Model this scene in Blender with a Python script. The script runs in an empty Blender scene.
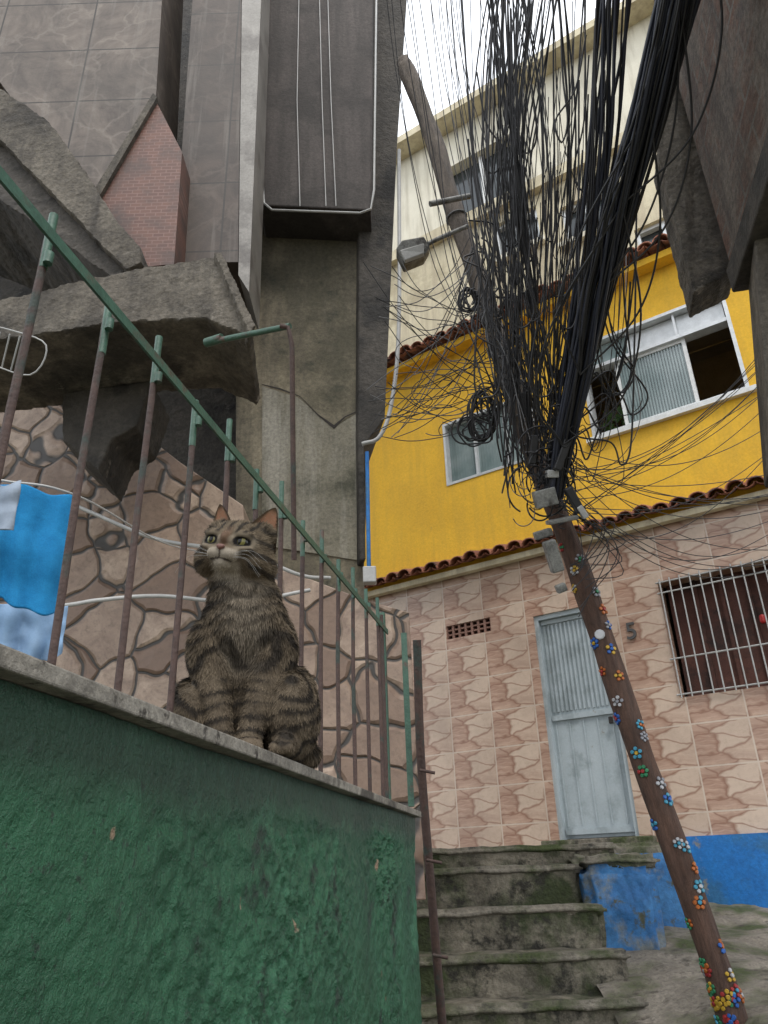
import bpy, bmesh, math, random
import numpy as np
from mathutils import Vector as V, Matrix, noise
random.seed(7); np.random.seed(7)
S=bpy.context.scene
# ---------------------------------------------------------------- camera (eye at origin, pitched up 25 deg)
p=math.radians(25); ro=math.radians(2)
Fw=V((0,math.cos(p),math.sin(p))); U0=V((0,-math.sin(p),math.cos(p))); R0=V((1,0,0))
Rt=R0*math.cos(ro)-U0*math.sin(ro); Up=R0*math.sin(ro)+U0*math.cos(ro)
cd=bpy.data.cameras.new("camera"); cam=bpy.data.objects.new("camera",cd); S.collection.objects.link(cam)
cam.matrix_world=Matrix(((Rt.x,Up.x,-Fw.x,0),(Rt.y,Up.y,-Fw.y,0),(Rt.z,Up.z,-Fw.z,0),(0,0,0,1)))
cd.sensor_fit='VERTICAL'; cd.sensor_height=36; cd.lens=27; cd.clip_start=.02; cd.clip_end=3000
S.camera=cam
def ray(x,y): return Fw+Rt*((x-384)/768)+Up*((512-y)/768)
def W(x,y,t): return ray(x,y)*t
def onY(x,y,Y):
    r=ray(x,y); return r*(Y/r.y)
GZ=-1.35
# ---------------------------------------------------------------- materials
def nt(name):
    m=bpy.data.materials.new(name); m.use_nodes=True; t=m.node_tree
    return m,t,t.nodes['Principled BSDF']
def rgba(c): return (c[0],c[1],c[2],1)
def N(t,k,**kw):
    n=t.nodes.new(k)
    for a,b in kw.items(): setattr(n,a,b)
    return n
def ramp(t,src,a,b,ca=(0,0,0),cb=(1,1,1)):
    r=N(t,'ShaderNodeValToRGB'); r.color_ramp.elements[0].position=a; r.color_ramp.elements[1].position=b
    r.color_ramp.elements[0].color=rgba(ca); r.color_ramp.elements[1].color=rgba(cb)
    t.links.new(src,r.inputs[0]); return r.outputs[0]
def noi(t,vec,sc,det=8,rough=.6,dist=0):
    n=N(t,'ShaderNodeTexNoise'); n.inputs['Scale'].default_value=sc; n.inputs['Detail'].default_value=det
    n.inputs['Roughness'].default_value=rough; n.inputs['Distortion'].default_value=dist
    t.links.new(vec,n.inputs['Vector']); return n.outputs['Fac']
def mix(t,f,a,b,mode='MIX'):
    m=N(t,'ShaderNodeMixRGB',blend_type=mode)
    for i,v in ((0,f),(1,a),(2,b)):
        if isinstance(v,(int,float)): m.inputs[i].default_value=v
        elif isinstance(v,tuple): m.inputs[i].default_value=rgba(v)
        else: t.links.new(v,m.inputs[i])
    return m.outputs[0]
def bumpn(t,b,h,st,dist=.01,prev=None):
    n=N(t,'ShaderNodeBump'); n.inputs['Strength'].default_value=st; n.inputs['Distance'].default_value=dist
    t.links.new(h,n.inputs['Height'])
    if prev is not None: t.links.new(prev,n.inputs['Normal'])
    t.links.new(n.outputs[0],b.inputs['Normal']); return n.outputs[0]
def objv(t,sc=(1,1,1)):
    c=N(t,'ShaderNodeTexCoord'); m=N(t,'ShaderNodeMapping'); m.inputs['Scale'].default_value=sc
    t.links.new(c.outputs['Object'],m.inputs[0]); return m.outputs[0]
def mat(name,c1,c2,sc=6,rough=.8,bump=.3,bsc=45,metal=0,c3=None,sc3=1.5,t3=(.5,.62),streak=None,bd=.01,c4=None,sc4=9,t4=(.58,.64),grain=.35):
    m,t,b=nt(name); v=objv(t)
    col=ramp(t,noi(t,v,sc),.3,.7,c1,c2)
    if c3: col=mix(t,ramp(t,noi(t,v,sc3,10,.65),*t3),col,c3)
    if c4: col=mix(t,ramp(t,noi(t,v,sc4,6,.7),*t4),col,c4)
    if streak:
        vs=objv(t,(6,6,.5)); col=mix(t,ramp(t,noi(t,vs,1.6,6,.6),.45,.7),col,streak)
    if grain: 
        g=1-grain; col=mix(t,1.0,col,ramp(t,noi(t,v,bsc*1.6,5,.75),.32,.62,(g,g,g),(1.0,1.0,1.0)),'MULTIPLY')
    t.links.new(col,b.inputs['Base Color'])
    b.inputs['Roughness'].default_value=rough; b.inputs['Metallic'].default_value=metal
    if bump: bumpn(t,b,noi(t,v,bsc,8,.65),bump,bd)
    return m
def flat(name,c,rough=.5,metal=0): 
    return mat(name,tuple(x*.85 for x in c),tuple(min(1,x*1.12) for x in c),sc=14,rough=rough,bump=.08,bsc=60,metal=metal,grain=.12)

# ---------------------------------------------------------------- mesh helpers
def empty(name):
    e=bpy.data.objects.new(name,None); S.collection.objects.link(e); return e
def mesh(name,vs,fs,m,par=None,smooth=False,uvs=None,recalc=True):
    me=bpy.data.meshes.new(name); me.from_pydata([tuple(x) for x in vs],[],fs)
    if recalc:
        bm=bmesh.new(); bm.from_mesh(me); bmesh.ops.recalc_face_normals(bm,faces=bm.faces); bm.to_mesh(me); bm.free()
    if uvs:
        l=me.uv_layers.new(name='UVMap')
        for lp in me.loops: l.data[lp.index].uv=uvs[lp.vertex_index]
    ms=m if isinstance(m,list) else [m]
    for k in ms: me.materials.append(k)
    if smooth: me.polygons.foreach_set('use_smooth',[True]*len(me.polygons))
    o=bpy.data.objects.new(name,me); S.collection.objects.link(o)
    if par: o.parent=par
    return o
BF=[(0,1,2,3),(4,7,6,5),(0,4,5,1),(1,5,6,2),(2,6,7,3),(3,7,4,0)]
def boxv(o,a,b,c): return [o,o+a,o+a+b,o+b,o+c,o+a+c,o+a+b+c,o+b+c]
def box(name,o,a,b,c,m,par=None,bev=0):
    ob=mesh(name,boxv(V(o),V(a),V(b),V(c)),BF,m,par)
    if bev:
        md=ob.modifiers.new('b','BEVEL'); md.width=bev; md.segments=2
    return ob
ctex=bpy.data.textures.new('rough','CLOUDS'); ctex.noise_scale=.04; ctex.noise_depth=5
def prism(name,pts,ext,m,par=None,jag=0,bev=0):
    n=len(pts)
    if jag:
        q=[]
        for i in range(n):
            a,b=pts[i],pts[(i+1)%n]; k=max(1,int((b-a).length/.035))
            for j in range(k):
                w=a.lerp(b,j/k)
                if j: w=w+V((noise.noise(w*16),0,noise.noise(w*16+V((5,5,5)))))*jag
                q.append(w)
        pts=q; n=len(pts)
    ext=V(ext); vs=list(pts)+[x+ext for x in pts]
    fs=[tuple(range(n)),tuple(range(2*n-1,n-1,-1))]+[(i,(i+1)%n,n+(i+1)%n,n+i) for i in range(n)]
    ob=mesh(name,vs,fs,m,par)
    if bev:
        md=ob.modifiers.new('b','BEVEL'); md.width=bev; md.segments=2
    if jag:
        md=ob.modifiers.new('r','REMESH'); md.mode='VOXEL'; md.voxel_size=.010
        md=ob.modifiers.new('d','DISPLACE'); md.texture=ctex; md.strength=.008; md.mid_level=.5; md.texture_coords='GLOBAL'
    return ob
def smooth_path(c,n=10):
    if len(c)<3: return [c[0].lerp(c[1],i/n) for i in range(n+1)]
    P=[c[0]*2-c[1]]+list(c)+[c[-1]*2-c[-2]]; out=[]
    for i in range(1,len(P)-2):
        a,b,d,e=P[i-1:i+3]
        for j in range(n):
            t=j/n; out.append(.5*((2*b)+(d-a)*t+(2*a-5*b+4*d-e)*t*t+(3*b-a-3*d+e)*t**3))
    out.append(c[-1]); return out
def tubes(name,paths,r,m,par=None,res=2):
    cu=bpy.data.curves.new(name,'CURVE'); cu.dimensions='3D'; cu.bevel_depth=r; cu.bevel_resolution=res; cu.use_fill_caps=True
    for pth in paths:
        s=cu.splines.new('POLY'); s.points.add(len(pth)-1)
        for i,q in enumerate(pth): s.points[i].co=(q[0],q[1],q[2],1)
    cu.materials.append(m); o=bpy.data.objects.new(name,cu); S.collection.objects.link(o)
    if par: o.parent=par
    return o

# ---------------------------------------------------------------- world & sun
w=bpy.data.worlds.new("World"); S.world=w; w.use_nodes=True; t=w.node_tree; bg=t.nodes['Background']
sky=N(t,'ShaderNodeTexSky',sky_type='NISHITA'); sky.sun_disc=False; sky.sun_elevation=math.radians(58); sky.sun_rotation=math.radians(165)
sky.dust_density=3; tc=N(t,'ShaderNodeTexCoord')
cl=ramp(t,noi(t,tc.outputs['Generated'],2.2,7,.6),.3,.7,(11.5,12.3,13.4),(15,15.2,15.5))
c=mix(t,.85,sky.outputs[0],cl); t.links.new(c,bg.inputs[0]); bg.inputs[1].default_value=.15
sd=bpy.data.lights.new("sun",'SUN'); sd.energy=1.5; sd.angle=math.radians(14); sd.color=(1,.95,.87)
so=bpy.data.objects.new("sun",sd); S.collection.objects.link(so)
az=math.radians(165); el=math.radians(58)
dirS=V((math.sin(az)*math.cos(el),math.cos(az)*math.cos(el),math.sin(el)))
so.rotation_euler=dirS.to_track_quat('Z','Y').to_euler()
S.view_settings.view_transform='Standard'; S.view_settings.look='None'; S.view_settings.exposure=0

# ---------------------------------------------------------------- materials list
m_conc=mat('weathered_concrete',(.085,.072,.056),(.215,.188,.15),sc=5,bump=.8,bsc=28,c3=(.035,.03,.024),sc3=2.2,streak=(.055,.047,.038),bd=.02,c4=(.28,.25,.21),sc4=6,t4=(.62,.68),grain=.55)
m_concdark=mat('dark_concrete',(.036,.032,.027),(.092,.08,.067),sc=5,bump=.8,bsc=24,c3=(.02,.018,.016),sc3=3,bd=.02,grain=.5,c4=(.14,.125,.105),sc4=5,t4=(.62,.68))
m_plaster=mat('stained_plaster',(.17,.145,.10),(.34,.29,.20),sc=3.5,bump=.6,bsc=30,c3=(.09,.08,.05),sc3=1.4,t3=(.43,.6),streak=(.11,.095,.068),c4=(.04,.042,.026),sc4=5,t4=(.55,.68),grain=.45)
m_purple=mat('gray_painted_wall',(.062,.051,.047),(.105,.088,.08),sc=2.5,bump=.4,bsc=30,c3=(.036,.03,.027),sc3=1.8,streak=(.045,.038,.034),grain=.45)
m_white=flat('white_paint',(.72,.73,.72),.4)
m_pvc=flat('pvc',(.40,.40,.39),.4)
m_black=flat('cable_black',(.018,.018,.021),.45)
m_grayc=flat('cable_gray',(.13,.13,.135),.55)
m_dark=flat('dark_interior',(.025,.02,.018),.9)
m_mossconc=mat('mossy_concrete',(.15,.132,.10),(.32,.285,.225),sc=6,bump=.9,bsc=22,c3=(.06,.078,.022),sc3=2.6,t3=(.45,.6),c4=(.05,.045,.035),sc4=7,t4=(.55,.66),bd=.03,grain=.5)
m_clay=mat('clay_tile',(.24,.075,.04),(.42,.17,.10),sc=9,bump=.4,bsc=30,c3=(.09,.045,.035),sc3=5)
m_greenmetal=mat('green_metal',(.022,.075,.048),(.045,.115,.075),sc=20,rough=.45,bump=.25,bsc=80,c3=(.08,.042,.028),sc3=14,t3=(.56,.66),grain=.4)
m_rust=mat('rusty_bar',(.045,.025,.021),(.085,.047,.036),sc=25,rough=.7,bump=.5,bsc=90,c3=(.03,.042,.034),sc3=9,t3=(.55,.62),grain=.4)

ground=mesh('ground',[V((-1500,-1500,GZ)),V((1500,-1500,GZ)),V((1500,1500,GZ)),V((-1500,1500,GZ))],[(0,1,2,3)],m_mossconc)

# ---------------------------------------------------------------- green wall
d=V((.1815,.983,0)).normalized(); nl=V((-d.y,d.x,0)); E0=V((-.265,.517,.15)); SL=1.885
def WP(s,o,z): return V((E0.x,E0.y,z))+d*s+nl*o
gw=empty('green_wall')
m,t,b=nt('green_stucco'); v=objv(t)
col=ramp(t,noi(t,v,5,8,.6),.3,.7,(.009,.066,.030),(.019,.108,.050))
col=mix(t,ramp(t,noi(t,v,3.2,9,.7),.55,.62),col,(.035,.145,.075))
col=mix(t,ramp(t,noi(t,v,9,6,.7),.58,.66),col,(.006,.024,.014))
col=mix(t,ramp(t,noi(t,v,60,4,.7),.60,.68),col,(.008,.035,.019))
col=mix(t,ramp(t,noi(t,v,17,3,.5),.72,.74),col,(.24,.17,.11))
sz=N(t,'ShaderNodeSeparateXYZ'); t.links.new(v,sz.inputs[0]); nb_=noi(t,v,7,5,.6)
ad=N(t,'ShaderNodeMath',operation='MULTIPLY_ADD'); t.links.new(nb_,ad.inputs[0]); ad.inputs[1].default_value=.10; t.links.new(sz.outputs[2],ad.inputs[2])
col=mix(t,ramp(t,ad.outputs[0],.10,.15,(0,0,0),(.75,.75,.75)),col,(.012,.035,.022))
t.links.new(col,b.inputs['Base Color']); b.inputs['Roughness'].default_value=.38
pv=bumpn(t,b,noi(t,v,160,6,.7),.7,.004); bumpn(t,b,noi(t,v,45,6,.65),.9,.014,pv)
m_green=m
ns,nz=470,300; s0,s1=-.25,SL-.015; z1,z0=.133,-1.0
vs=[]
for j in range(nz+1):
    z=z1+(z0-z1)*(j/nz)**1.25
    for i in range(ns+1):
        s=s0+(s1-s0)*i/ns
        q=V((s*9,z*9,0)); dep=z1-z
        ly=.060+.022*noise.noise(V((s*4,0,4)))+.012*noise.noise(V((s*14,0,9)))
        k=min(1,max(0,(dep-ly)/.02))*min(1,max(.25,.6+1.2*noise.noise(V((s*3.1,2,8)))))
        patch=min(1,max(0,.5+1.6*noise.noise(q*.35+V((4,4,4)))))
        rough=noise.noise(q*2.2)*.5+noise.noise(q*5.5)*.6+abs(noise.noise(q*11))*.7*patch
        o=.020+ (k*.006) - (.0022+.0115*k)*rough*(.45+.8*patch) - .005*noise.noise(q*.4)
        vs.append(WP(s,o,z))
fs=[(j*(ns+1)+i,j*(ns+1)+i+1,(j+1)*(ns+1)+i+1,(j+1)*(ns+1)+i) for j in range(nz) for i in range(ns)]
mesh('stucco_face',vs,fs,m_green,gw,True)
box('wall_core',WP(-1.2,.045,GZ),d*(1.2+SL-.02),nl*.28,V((0,0,.125-GZ)),m_green,gw)
m_cope=mat('coping_stone',(.17,.155,.13),(.30,.28,.24),sc=14,bump=.6,bsc=70,c3=(.07,.062,.052),sc3=6,c4=(.05,.043,.035),sc4=40,t4=(.58,.66),grain=.45)
box('coping',WP(-1.2,0,.134),d*(1.2+SL),nl*.33,V((0,0,.016)),m_cope,gw,.002)

# fence
fe=empty('metal_fence')
def FPt(s,z): return WP(s,.19-.105*(s-.1)/1.78 if s>0.1 else .19,z)
bars=[];tops=[]
s=-.62
k=0
while s<1.84:
    j=.004*math.sin(k*7)
    zt=.765+.02*math.sin(k*3.3)
    bars.append([FPt(s+j*.5,.15),FPt(s,.47)+V((j*.6,0,0)),FPt(s-j,zt)])
    tops.append([FPt(s-j*.8,zt-.09),FPt(s-j,zt)])
    s+=.1335; k+=1
tubes('bars',bars,.0052,m_rust,fe,2)
tubes('painted_bar_tips',tops,.0058,m_greenmetal,fe,2)
ra,rb=FPt(-.7,.705),FPt(1.87,.684)
mesh('top_rail',boxv(ra-nl*.010-V((0,0,.008)),rb-ra,nl*.004,V((0,0,.016))),BF,m_greenmetal,fe)
tubes('rail_welds',[[FPt(-.62+.1335*k,.695)-nl*.008,FPt(-.62+.1335*k,.712)-nl*.008] for k in range(18)],.006,m_greenmetal,fe)
box('end_post',FPt(1.865,.15),d*.018,nl*.018,V((0,0,.6)),m_greenmetal,fe)
tubes('end_rods',[[FPt(1.83,.15),FPt(1.83,.73)],[FPt(1.79,.15),FPt(1.79,.71)]],.005,m_rust,fe)
tubes('bracket_post',[smooth_path([W(294,560,2.3),W(293,450,2.35),W(292,345,2.4)],5)+[W(288,327,2.42),W(280,326,2.42)]],.008,m_rust,fe)
tubes('bracket_arm',[[W(290,326,2.42),W(206,343,2.6)]],.010,m_greenmetal,fe)
tubes('bracket_tip',[[W(206,343,2.6),W(222,338,2.57)]],.016,m_greenmetal,fe)
cp=empty('drain_pipe')
tubes('rusty_pipe',[smooth_path([W(417,640,2.55),W(421,760,2.5),W(432,900,2.45),W(444,1045,2.4)],6)],.014,m_rust,cp)
tubes('clips',[[W(417+i,y,2.48-i*.01),W(432+i,y+3,2.47-i*.01)] for i,y in ((3,770),(10,860),(16,955))],.005,m_rust,cp)
box('green_corner_post',W(408,800,2.5)-V((0,0,.02)),V((.020,0,0)),V((0,.02,0)),V((0,0,.58)),m_greenmetal,cp)

# ---------------------------------------------------------------- YELLOW HOUSE
nf=V((.551,.835,0)).normalized(); du=V((nf.y,-nf.x,0)); Q=V((1.756,7.18,0)); on=-nf
def FP(u,z,o=0): return Q+du*u+on*o+V((0,0,z))
def FU(x,y,off=0):
    r=ray(x,y); tt=(nf.dot(Q)-off)/nf.dot(r); P=r*tt; return (P-Q).dot(du),P.z
yh=empty('yellow_house')
def fbox(name,u0,u1,z0,z1,o0,o1,m,par=yh,bev=0):
    return box(name,FP(u0,z0,o0),du*(u1-u0),V((0,0,z1-z0)),on*(o1-o0),m,par,bev)
def holewall(name,u0,u1,z0,z1,holes,m,off=0,dep=.22,par=yh):
    us=sorted({u0,u1,*[h[0] for h in holes],*[h[1] for h in holes]}); zs=sorted({z0,z1,*[h[2] for h in holes],*[h[3] for h in holes]})
    us=[x for x in us if u0<=x<=u1]; zs=[x for x in zs if z0<=x<=z1]
    vs=[];fs=[];uv=[]
    def quad(pts,uvq):
        k=len(vs); vs.extend(pts); uv.extend(uvq); fs.append((k,k+1,k+2,k+3))
    for a,b_ in zip(us,us[1:]):
        for c_,e in zip(zs,zs[1:]):
            cu_,cz=(a+b_)/2,(c_+e)/2
            if any(h[0]<cu_<h[1] and h[2]<cz<h[3] for h in holes): continue
            quad([FP(a,c_,off),FP(b_,c_,off),FP(b_,e,off),FP(a,e,off)],[(a,c_),(b_,c_),(b_,e),(a,e)])
    for h in holes:
        a,b_,c_,e=h
        for (A,B) in (((a,c_),(b_,c_)),((b_,c_),(b_,e)),((b_,e),(a,e)),((a,e),(a,c_))):
            quad([FP(*A,off),FP(*B,off),FP(*B,off-dep),FP(*A,off-dep)],[A,B,(B[0]+.1,B[1]),(A[0]+.1,A[1])])
    return mesh(name,vs,fs,m,par,uvs=uv,recalc=False)
# printed marble tiles: the same print on every tile, as on the real wall
m,t,b=nt('marble_print_tiles'); uvn=N(t,'ShaderNodeUVMap'); uvn.uv_map='UVMap'
dv=N(t,'ShaderNodeVectorMath',operation='DIVIDE'); t.links.new(uvn.outputs[0],dv.inputs[0]); dv.inputs[1].default_value=(.46,.345,1)
fr=N(t,'ShaderNodeVectorMath',operation='FRACTION'); t.links.new(dv.outputs[0],fr.inputs[0])
fl=N(t,'ShaderNodeVectorMath',operation='FLOOR'); t.links.new(dv.outputs[0],fl.inputs[0])
wn=N(t,'ShaderNodeTexWhiteNoise',noise_dimensions='2D'); t.links.new(fl.outputs[0],wn.inputs['Vector'])
nn=N(t,'ShaderNodeTexNoise'); nn.inputs['Scale'].default_value=2.3; nn.inputs['Detail'].default_value=2; t.links.new(fr.outputs[0],nn.inputs['Vector'])
dm=mix(t,.38,fr.outputs[0],nn.outputs['Color'],'ADD')
mp=N(t,'ShaderNodeMapping'); mp.inputs['Rotation'].default_value=(0,0,math.radians(38)); mp.inputs['Scale'].default_value=(1.0,1.6,1); t.links.new(dm,mp.inputs[0])
vo=N(t,'ShaderNodeTexVoronoi',feature='F1',voronoi_dimensions='2D'); vo.inputs['Scale'].default_value=1.8; t.links.new(mp.outputs[0],vo.inputs['Vector'])
de=N(t,'ShaderNodeTexVoronoi',feature='DISTANCE_TO_EDGE',voronoi_dimensions='2D'); de.inputs['Scale'].default_value=1.8; t.links.new(mp.outputs[0],de.inputs['Vector'])
mp2=N(t,'ShaderNodeMapping'); mp2.inputs['Rotation'].default_value=(0,0,math.radians(38)); mp2.inputs['Scale'].default_value=(1.6,10,1); t.links.new(dm,mp2.inputs[0])
col=ramp(t,noi(t,mp2.outputs[0],1.2,5,.6),.32,.68,(.33,.175,.12),(.62,.44,.335))
sepc=N(t,'ShaderNodeSeparateColor'); t.links.new(vo.outputs['Color'],sepc.inputs[0])
col=mix(t,ramp(t,sepc.outputs[0],.3,.7,(0,0,0),(.85,.85,.85)),col,(.66,.53,.42))
col=mix(t,ramp(t,de.outputs['Distance'],.0,.09,(.9,.9,.9),(0,0,0)),col,(.26,.125,.08))
col=mix(t,mix(t,1.0,wn.outputs['Value'],(.22,.22,.22),'MULTIPLY'),col,(.28,.18,.13))
sx=N(t,'ShaderNodeSeparateXYZ'); t.links.new(fr.outputs[0],sx.inputs[0])
def edge(o,wd):
    a=N(t,'ShaderNodeMath',operation='SUBTRACT'); a.inputs[0].default_value=.5
    s_=N(t,'ShaderNodeMath',operation='SUBTRACT'); t.links.new(o,s_.inputs[0]); s_.inputs[1].default_value=.5
    ab=N(t,'ShaderNodeMath',operation='ABSOLUTE'); t.links.new(s_.outputs[0],ab.inputs[0]); t.links.new(ab.outputs[0],a.inputs[1])
    l=N(t,'ShaderNodeMath',operation='LESS_THAN'); t.links.new(a.outputs[0],l.inputs[0]); l.inputs[1].default_value=wd; return l.outputs[0]
mx=N(t,'ShaderNodeMath',operation='MAXIMUM'); t.links.new(edge(sx.outputs[0],.014),mx.inputs[0]); t.links.new(edge(sx.outputs[1],.018),mx.inputs[1])
col=mix(t,mx.outputs[0],col,(.60,.50,.41))
v=objv(t); col=mix(t,ramp(t,noi(t,v,1.3,8,.7),.42,.75,(0,0,0),(.6,.6,.6)),col,(.22,.145,.11))
col=mix(t,ramp(t,noi(t,v,24,6,.75),.5,.75,(0,0,0),(.35,.35,.35)),col,(.30,.2,.15))
t.links.new(col,b.inputs['Base Color']); b.inputs['Roughness'].default_value=.3
bumpn(t,b,mx.outputs[0],-.4,.004)
m_tile=m
m_yel=mat('yellow_paint',(.80,.46,.024),(.85,.50,.035),sc=1.6,bump=.35,bsc=25,c3=(.64,.36,.03),sc3=1.1,t3=(.5,.78),streak=(.70,.41,.035),c4=(.40,.28,.09),sc4=3.1,t4=(.66,.76),grain=.15)
m_cream=mat('cream_paint',(.60,.53,.36),(.74,.67,.49),sc=2,bump=.2,c3=(.44,.38,.25),sc3=1.3,streak=(.48,.41,.29),grain=.15)
m_blue=mat('blue_paint',(.008,.14,.46),(.015,.21,.60),sc=3,bump=.5,bsc=20,c3=(.03,.16,.36),sc3=2.5,c4=(.22,.22,.20),sc4=4,t4=(.60,.66),rough=.6)
m_bluew=mat('worn_blue_paint',(.02,.12,.33),(.05,.21,.45),sc=5,bump=.8,bsc=20,c3=(.18,.20,.20),sc3=3.5,t3=(.50,.60),c4=(.08,.085,.05),sc4=6,t4=(.58,.65),rough=.7,grain=.4)
m_alu=flat('aluminium_frame',(.62,.64,.65),.35,.3)
m_door=mat('door_paint',(.38,.44,.47),(.47,.53,.56),sc=3,rough=.3,bump=.1,c3=(.31,.36,.38),sc3=4,c4=(.25,.22,.18),sc4=9,t4=(.66,.72),grain=.12)
m,t,b=nt('ribbed_glass'); v=objv(t,(1,1,1)); b.inputs['Roughness'].default_value=.18; b.inputs['Specular IOR Level'].default_value=.8
col=ramp(t,noi(t,v,3,4,.5),.3,.7,(.14,.20,.20),(.30,.36,.36)); t.links.new(col,b.inputs['Base Color']); m_ribg=m
m_dglass=flat('dark_glass',(.05,.06,.065),.08)
door=(-.375,.34,.19,2.24)
gu0,gz1=FU(657,582); gu1=gu0+1.5; gz0=FU(685,697)[1]
ve0=FU(447,640); ve1=FU(490,617)
vent=(ve0[0],ve1[0],ve0[1],ve1[1])
holewall('tiled_ground_floor',-3.2,4.2,-.6,2.90,[door,(gu0,gu1,gz0,gz1),vent],m_tile)
wa=FU(594,440); wb=FU(722,292)
rw=(wa[0],FU(740,360)[0]+.02,wa[1],FU(722,292)[1])
la=FU(448,487); lb=FU(500,405)
lw=(la[0],la[0]+1.15,la[1],lb[1])
holewall('yellow_upper_floor',-3.2,4.2,2.90,5.75,[rw,lw],m_yel,off=.02)
fbox('house_body',-3.2,4.2,-.6,5.7,-4,-2.2,m_dark)
for nm,(a,b_,c_,e) in (('room_a',rw),('room_b',(gu0,gu1,gz0,gz1)),('room_c',lw)):
    m_r=mat(nm+'_wall',(.22,.19,.16),(.3,.27,.23))
    fbox(nm,a-.3,b_+.3,c_-.3,e+.3,-1.6,-1.55,m_r)
    fbox(nm+'_side',b_+.3,b_+.32,c_-.3,e+.3,-1.55,-.23,m_r); fbox(nm+'_ceil',a-.3,b_+.3,e+.3,e+.32,-1.55,-.23,m_r)
    fbox(nm+'_floor',a-.3,b_+.3,c_-.32,c_-.3,-1.55,-.23,m_r); fbox(nm+'_side2',a-.32,a-.3,c_-.3,e+.3,-1.55,-.23,m_r)
fbox('blue_plinth',.52,4.2,-.6,.17,.003,.035,m_blue)
fbox('door_leaf',door[0]+.04,door[1]-.04,.2,2.2,-.12,-.08,m_door)
for a,b_,c_,e in ((door[0],door[0]+.04,.19,2.24),(door[1]-.04,door[1],.19,2.24),(door[0]+.04,door[1]-.04,2.195,2.24)):
    fbox('door_frame',a,b_,c_,e,-.14,-.02,m_door)
for i in range(14):
    u=door[0]+.065+i*.043
    fbox('door_rib',u,u+.018,1.30,2.14,-.08,-.066,m_door)
for i in range(5):
    u=door[0]+.065+i*.135
    fbox('door_lower_rib',u,u+.012,.30,1.2,-.08,-.072,m_door)
for (c_,e) in ((1.22,1.27),(.23,.28),(2.15,2.19)): fbox('door_crossbar',door[0]+.05,door[1]-.05,c_,e,-.078,-.058,m_door)
fbox('door_handle',door[1]-.12,door[1]-.09,1.13,1.19,-.06,-.02,m_dark,bev=.004)
fbox('door_step',-.5,.48,.125,.19,-.2,.12,m_mossconc,bev=.01)
fbox('vent_back',vent[0],vent[1],vent[2],vent[3],-.2,-.1,m_dark)
m_cobogo=flat('vent_block',(.25,.14,.11),.9)
for i in range(8):
    u=vent[0]+(vent[1]-vent[0])*i/7; fbox('vent_bar',u-.012,u+.012,vent[2],vent[3],-.08,-.01,m_cobogo)
for i in range(4):
    z=vent[2]+(vent[3]-vent[2])*i/3; fbox('vent_rail',vent[0],vent[1],z-.008,z+.008,-.075,-.015,m_cobogo)
m_wood=mat('reddish_wood',(.07,.025,.018),(.13,.05,.035),sc=6,bump=.3,c3=(.03,.015,.012),sc3=3)
fbox('shutter_back',gu0+.03,gu1,gz0,gz1,-.26,-.2,m_wood)
for i in range(7): fbox('shutter_slat',gu0+.04+i*.22,gu0+.07+i*.22,gz0,gz1,-.195,-.17,m_wood)
m_red=flat('red_paint',(.45,.02,.02),.4)
for u,z in ((.75,.62),(.9,.8),(1.12,.72)): fbox('red_ornament',gu0+u,gu0+u+.05,gz0+z-.08,gz0+z,-.16,-.11,m_red,bev=.02)
gb=[[FP(gu0+.03+i*.088,gz0-.01,.035),FP(gu0+.03+i*.088,gz1+.01,.035)] for i in range(17)]
tubes('grille_bars',gb,.0065,m_pvc,yh)
tubes('grille_rails',[[FP(gu0-.01,z,.028),FP(gu1,z,.028)] for z in (gz0+.02,gz0+.33,gz1-.12,gz1-.02)],.008,m_pvc,yh)
a,b_,c_,e=rw; H=e-c_; tz=c_+H*.70
def frame(nm,a,b_,c_,e,wd,o0,o1,m):
    fbox(nm+'_l',a,a+wd,c_,e,o0,o1,m); fbox(nm+'_r',b_-wd,b_,c_,e,o0,o1,m)
    fbox(nm+'_t',a+wd,b_-wd,e-wd,e,o0,o1,m); fbox(nm+'_b',a+wd,b_-wd,c_,c_+wd,o0,o1,m)
frame('window_frame',a,b_,c_,e,.035,-.12,.03,m_alu)
fbox('transom',a+.035,b_-.035,tz,tz+.04,-.11,.02,m_alu)
Wd=b_-a
for i in range(3):
    x0=a+.04+i*(Wd-.07)/3; fbox('transom_pane',x0+.01,x0+(Wd-.07)/3-.02,tz+.045,e-.045,-.07,-.06,m_alu if i else m_ribg)
    if i: fbox('transom_mullion',x0-.012,x0+.01,tz+.04,e-.035,-.1,.0,m_alu)
s0_,s1_=a+Wd*.22,a+Wd*.70
frame('sliding_sash',s0_,s1_,c_+.035,tz,.035,-.06,-.02,m_white)
fbox('ribbed_pane',s0_+.035,s1_-.035,c_+.07,tz-.035,-.05,-.045,m_ribg)
for i in range(22):
    x0=s0_+.045+i*(s1_-s0_-.09)/22; fbox('pane_rib',x0,x0+.016,c_+.07,tz-.035,-.0449,-.030,m_ribg)
fbox('inner_door',a+Wd*.80,a+Wd*.93,c_-.2,tz-.1,-1.5,-1.45,m_wood)
fbox('window_sill',a-.06,b_+.06,c_-.05,c_,.021,.075,m_white)
a,b_,c_,e=lw
frame('left_window_frame',a,b_,c_,e,.03,-.1,.03,m_alu)
for k in range(1,3): fbox('left_mullion',a+k*(b_-a)/3-.015,a+k*(b_-a)/3+.015,c_+.03,e-.03,-.08,-.01,m_alu)
fbox('left_pane',a+.03,b_-.03,c_+.03,e-.03,-.07,-.06,m_ribg)
for i in range(30): fbox('left_pane_rib',a+.04+i*(b_-a-.08)/30,a+.05+i*(b_-a-.08)/30,c_+.03,e-.03,-.0599,-.055,m_ribg)
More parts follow.
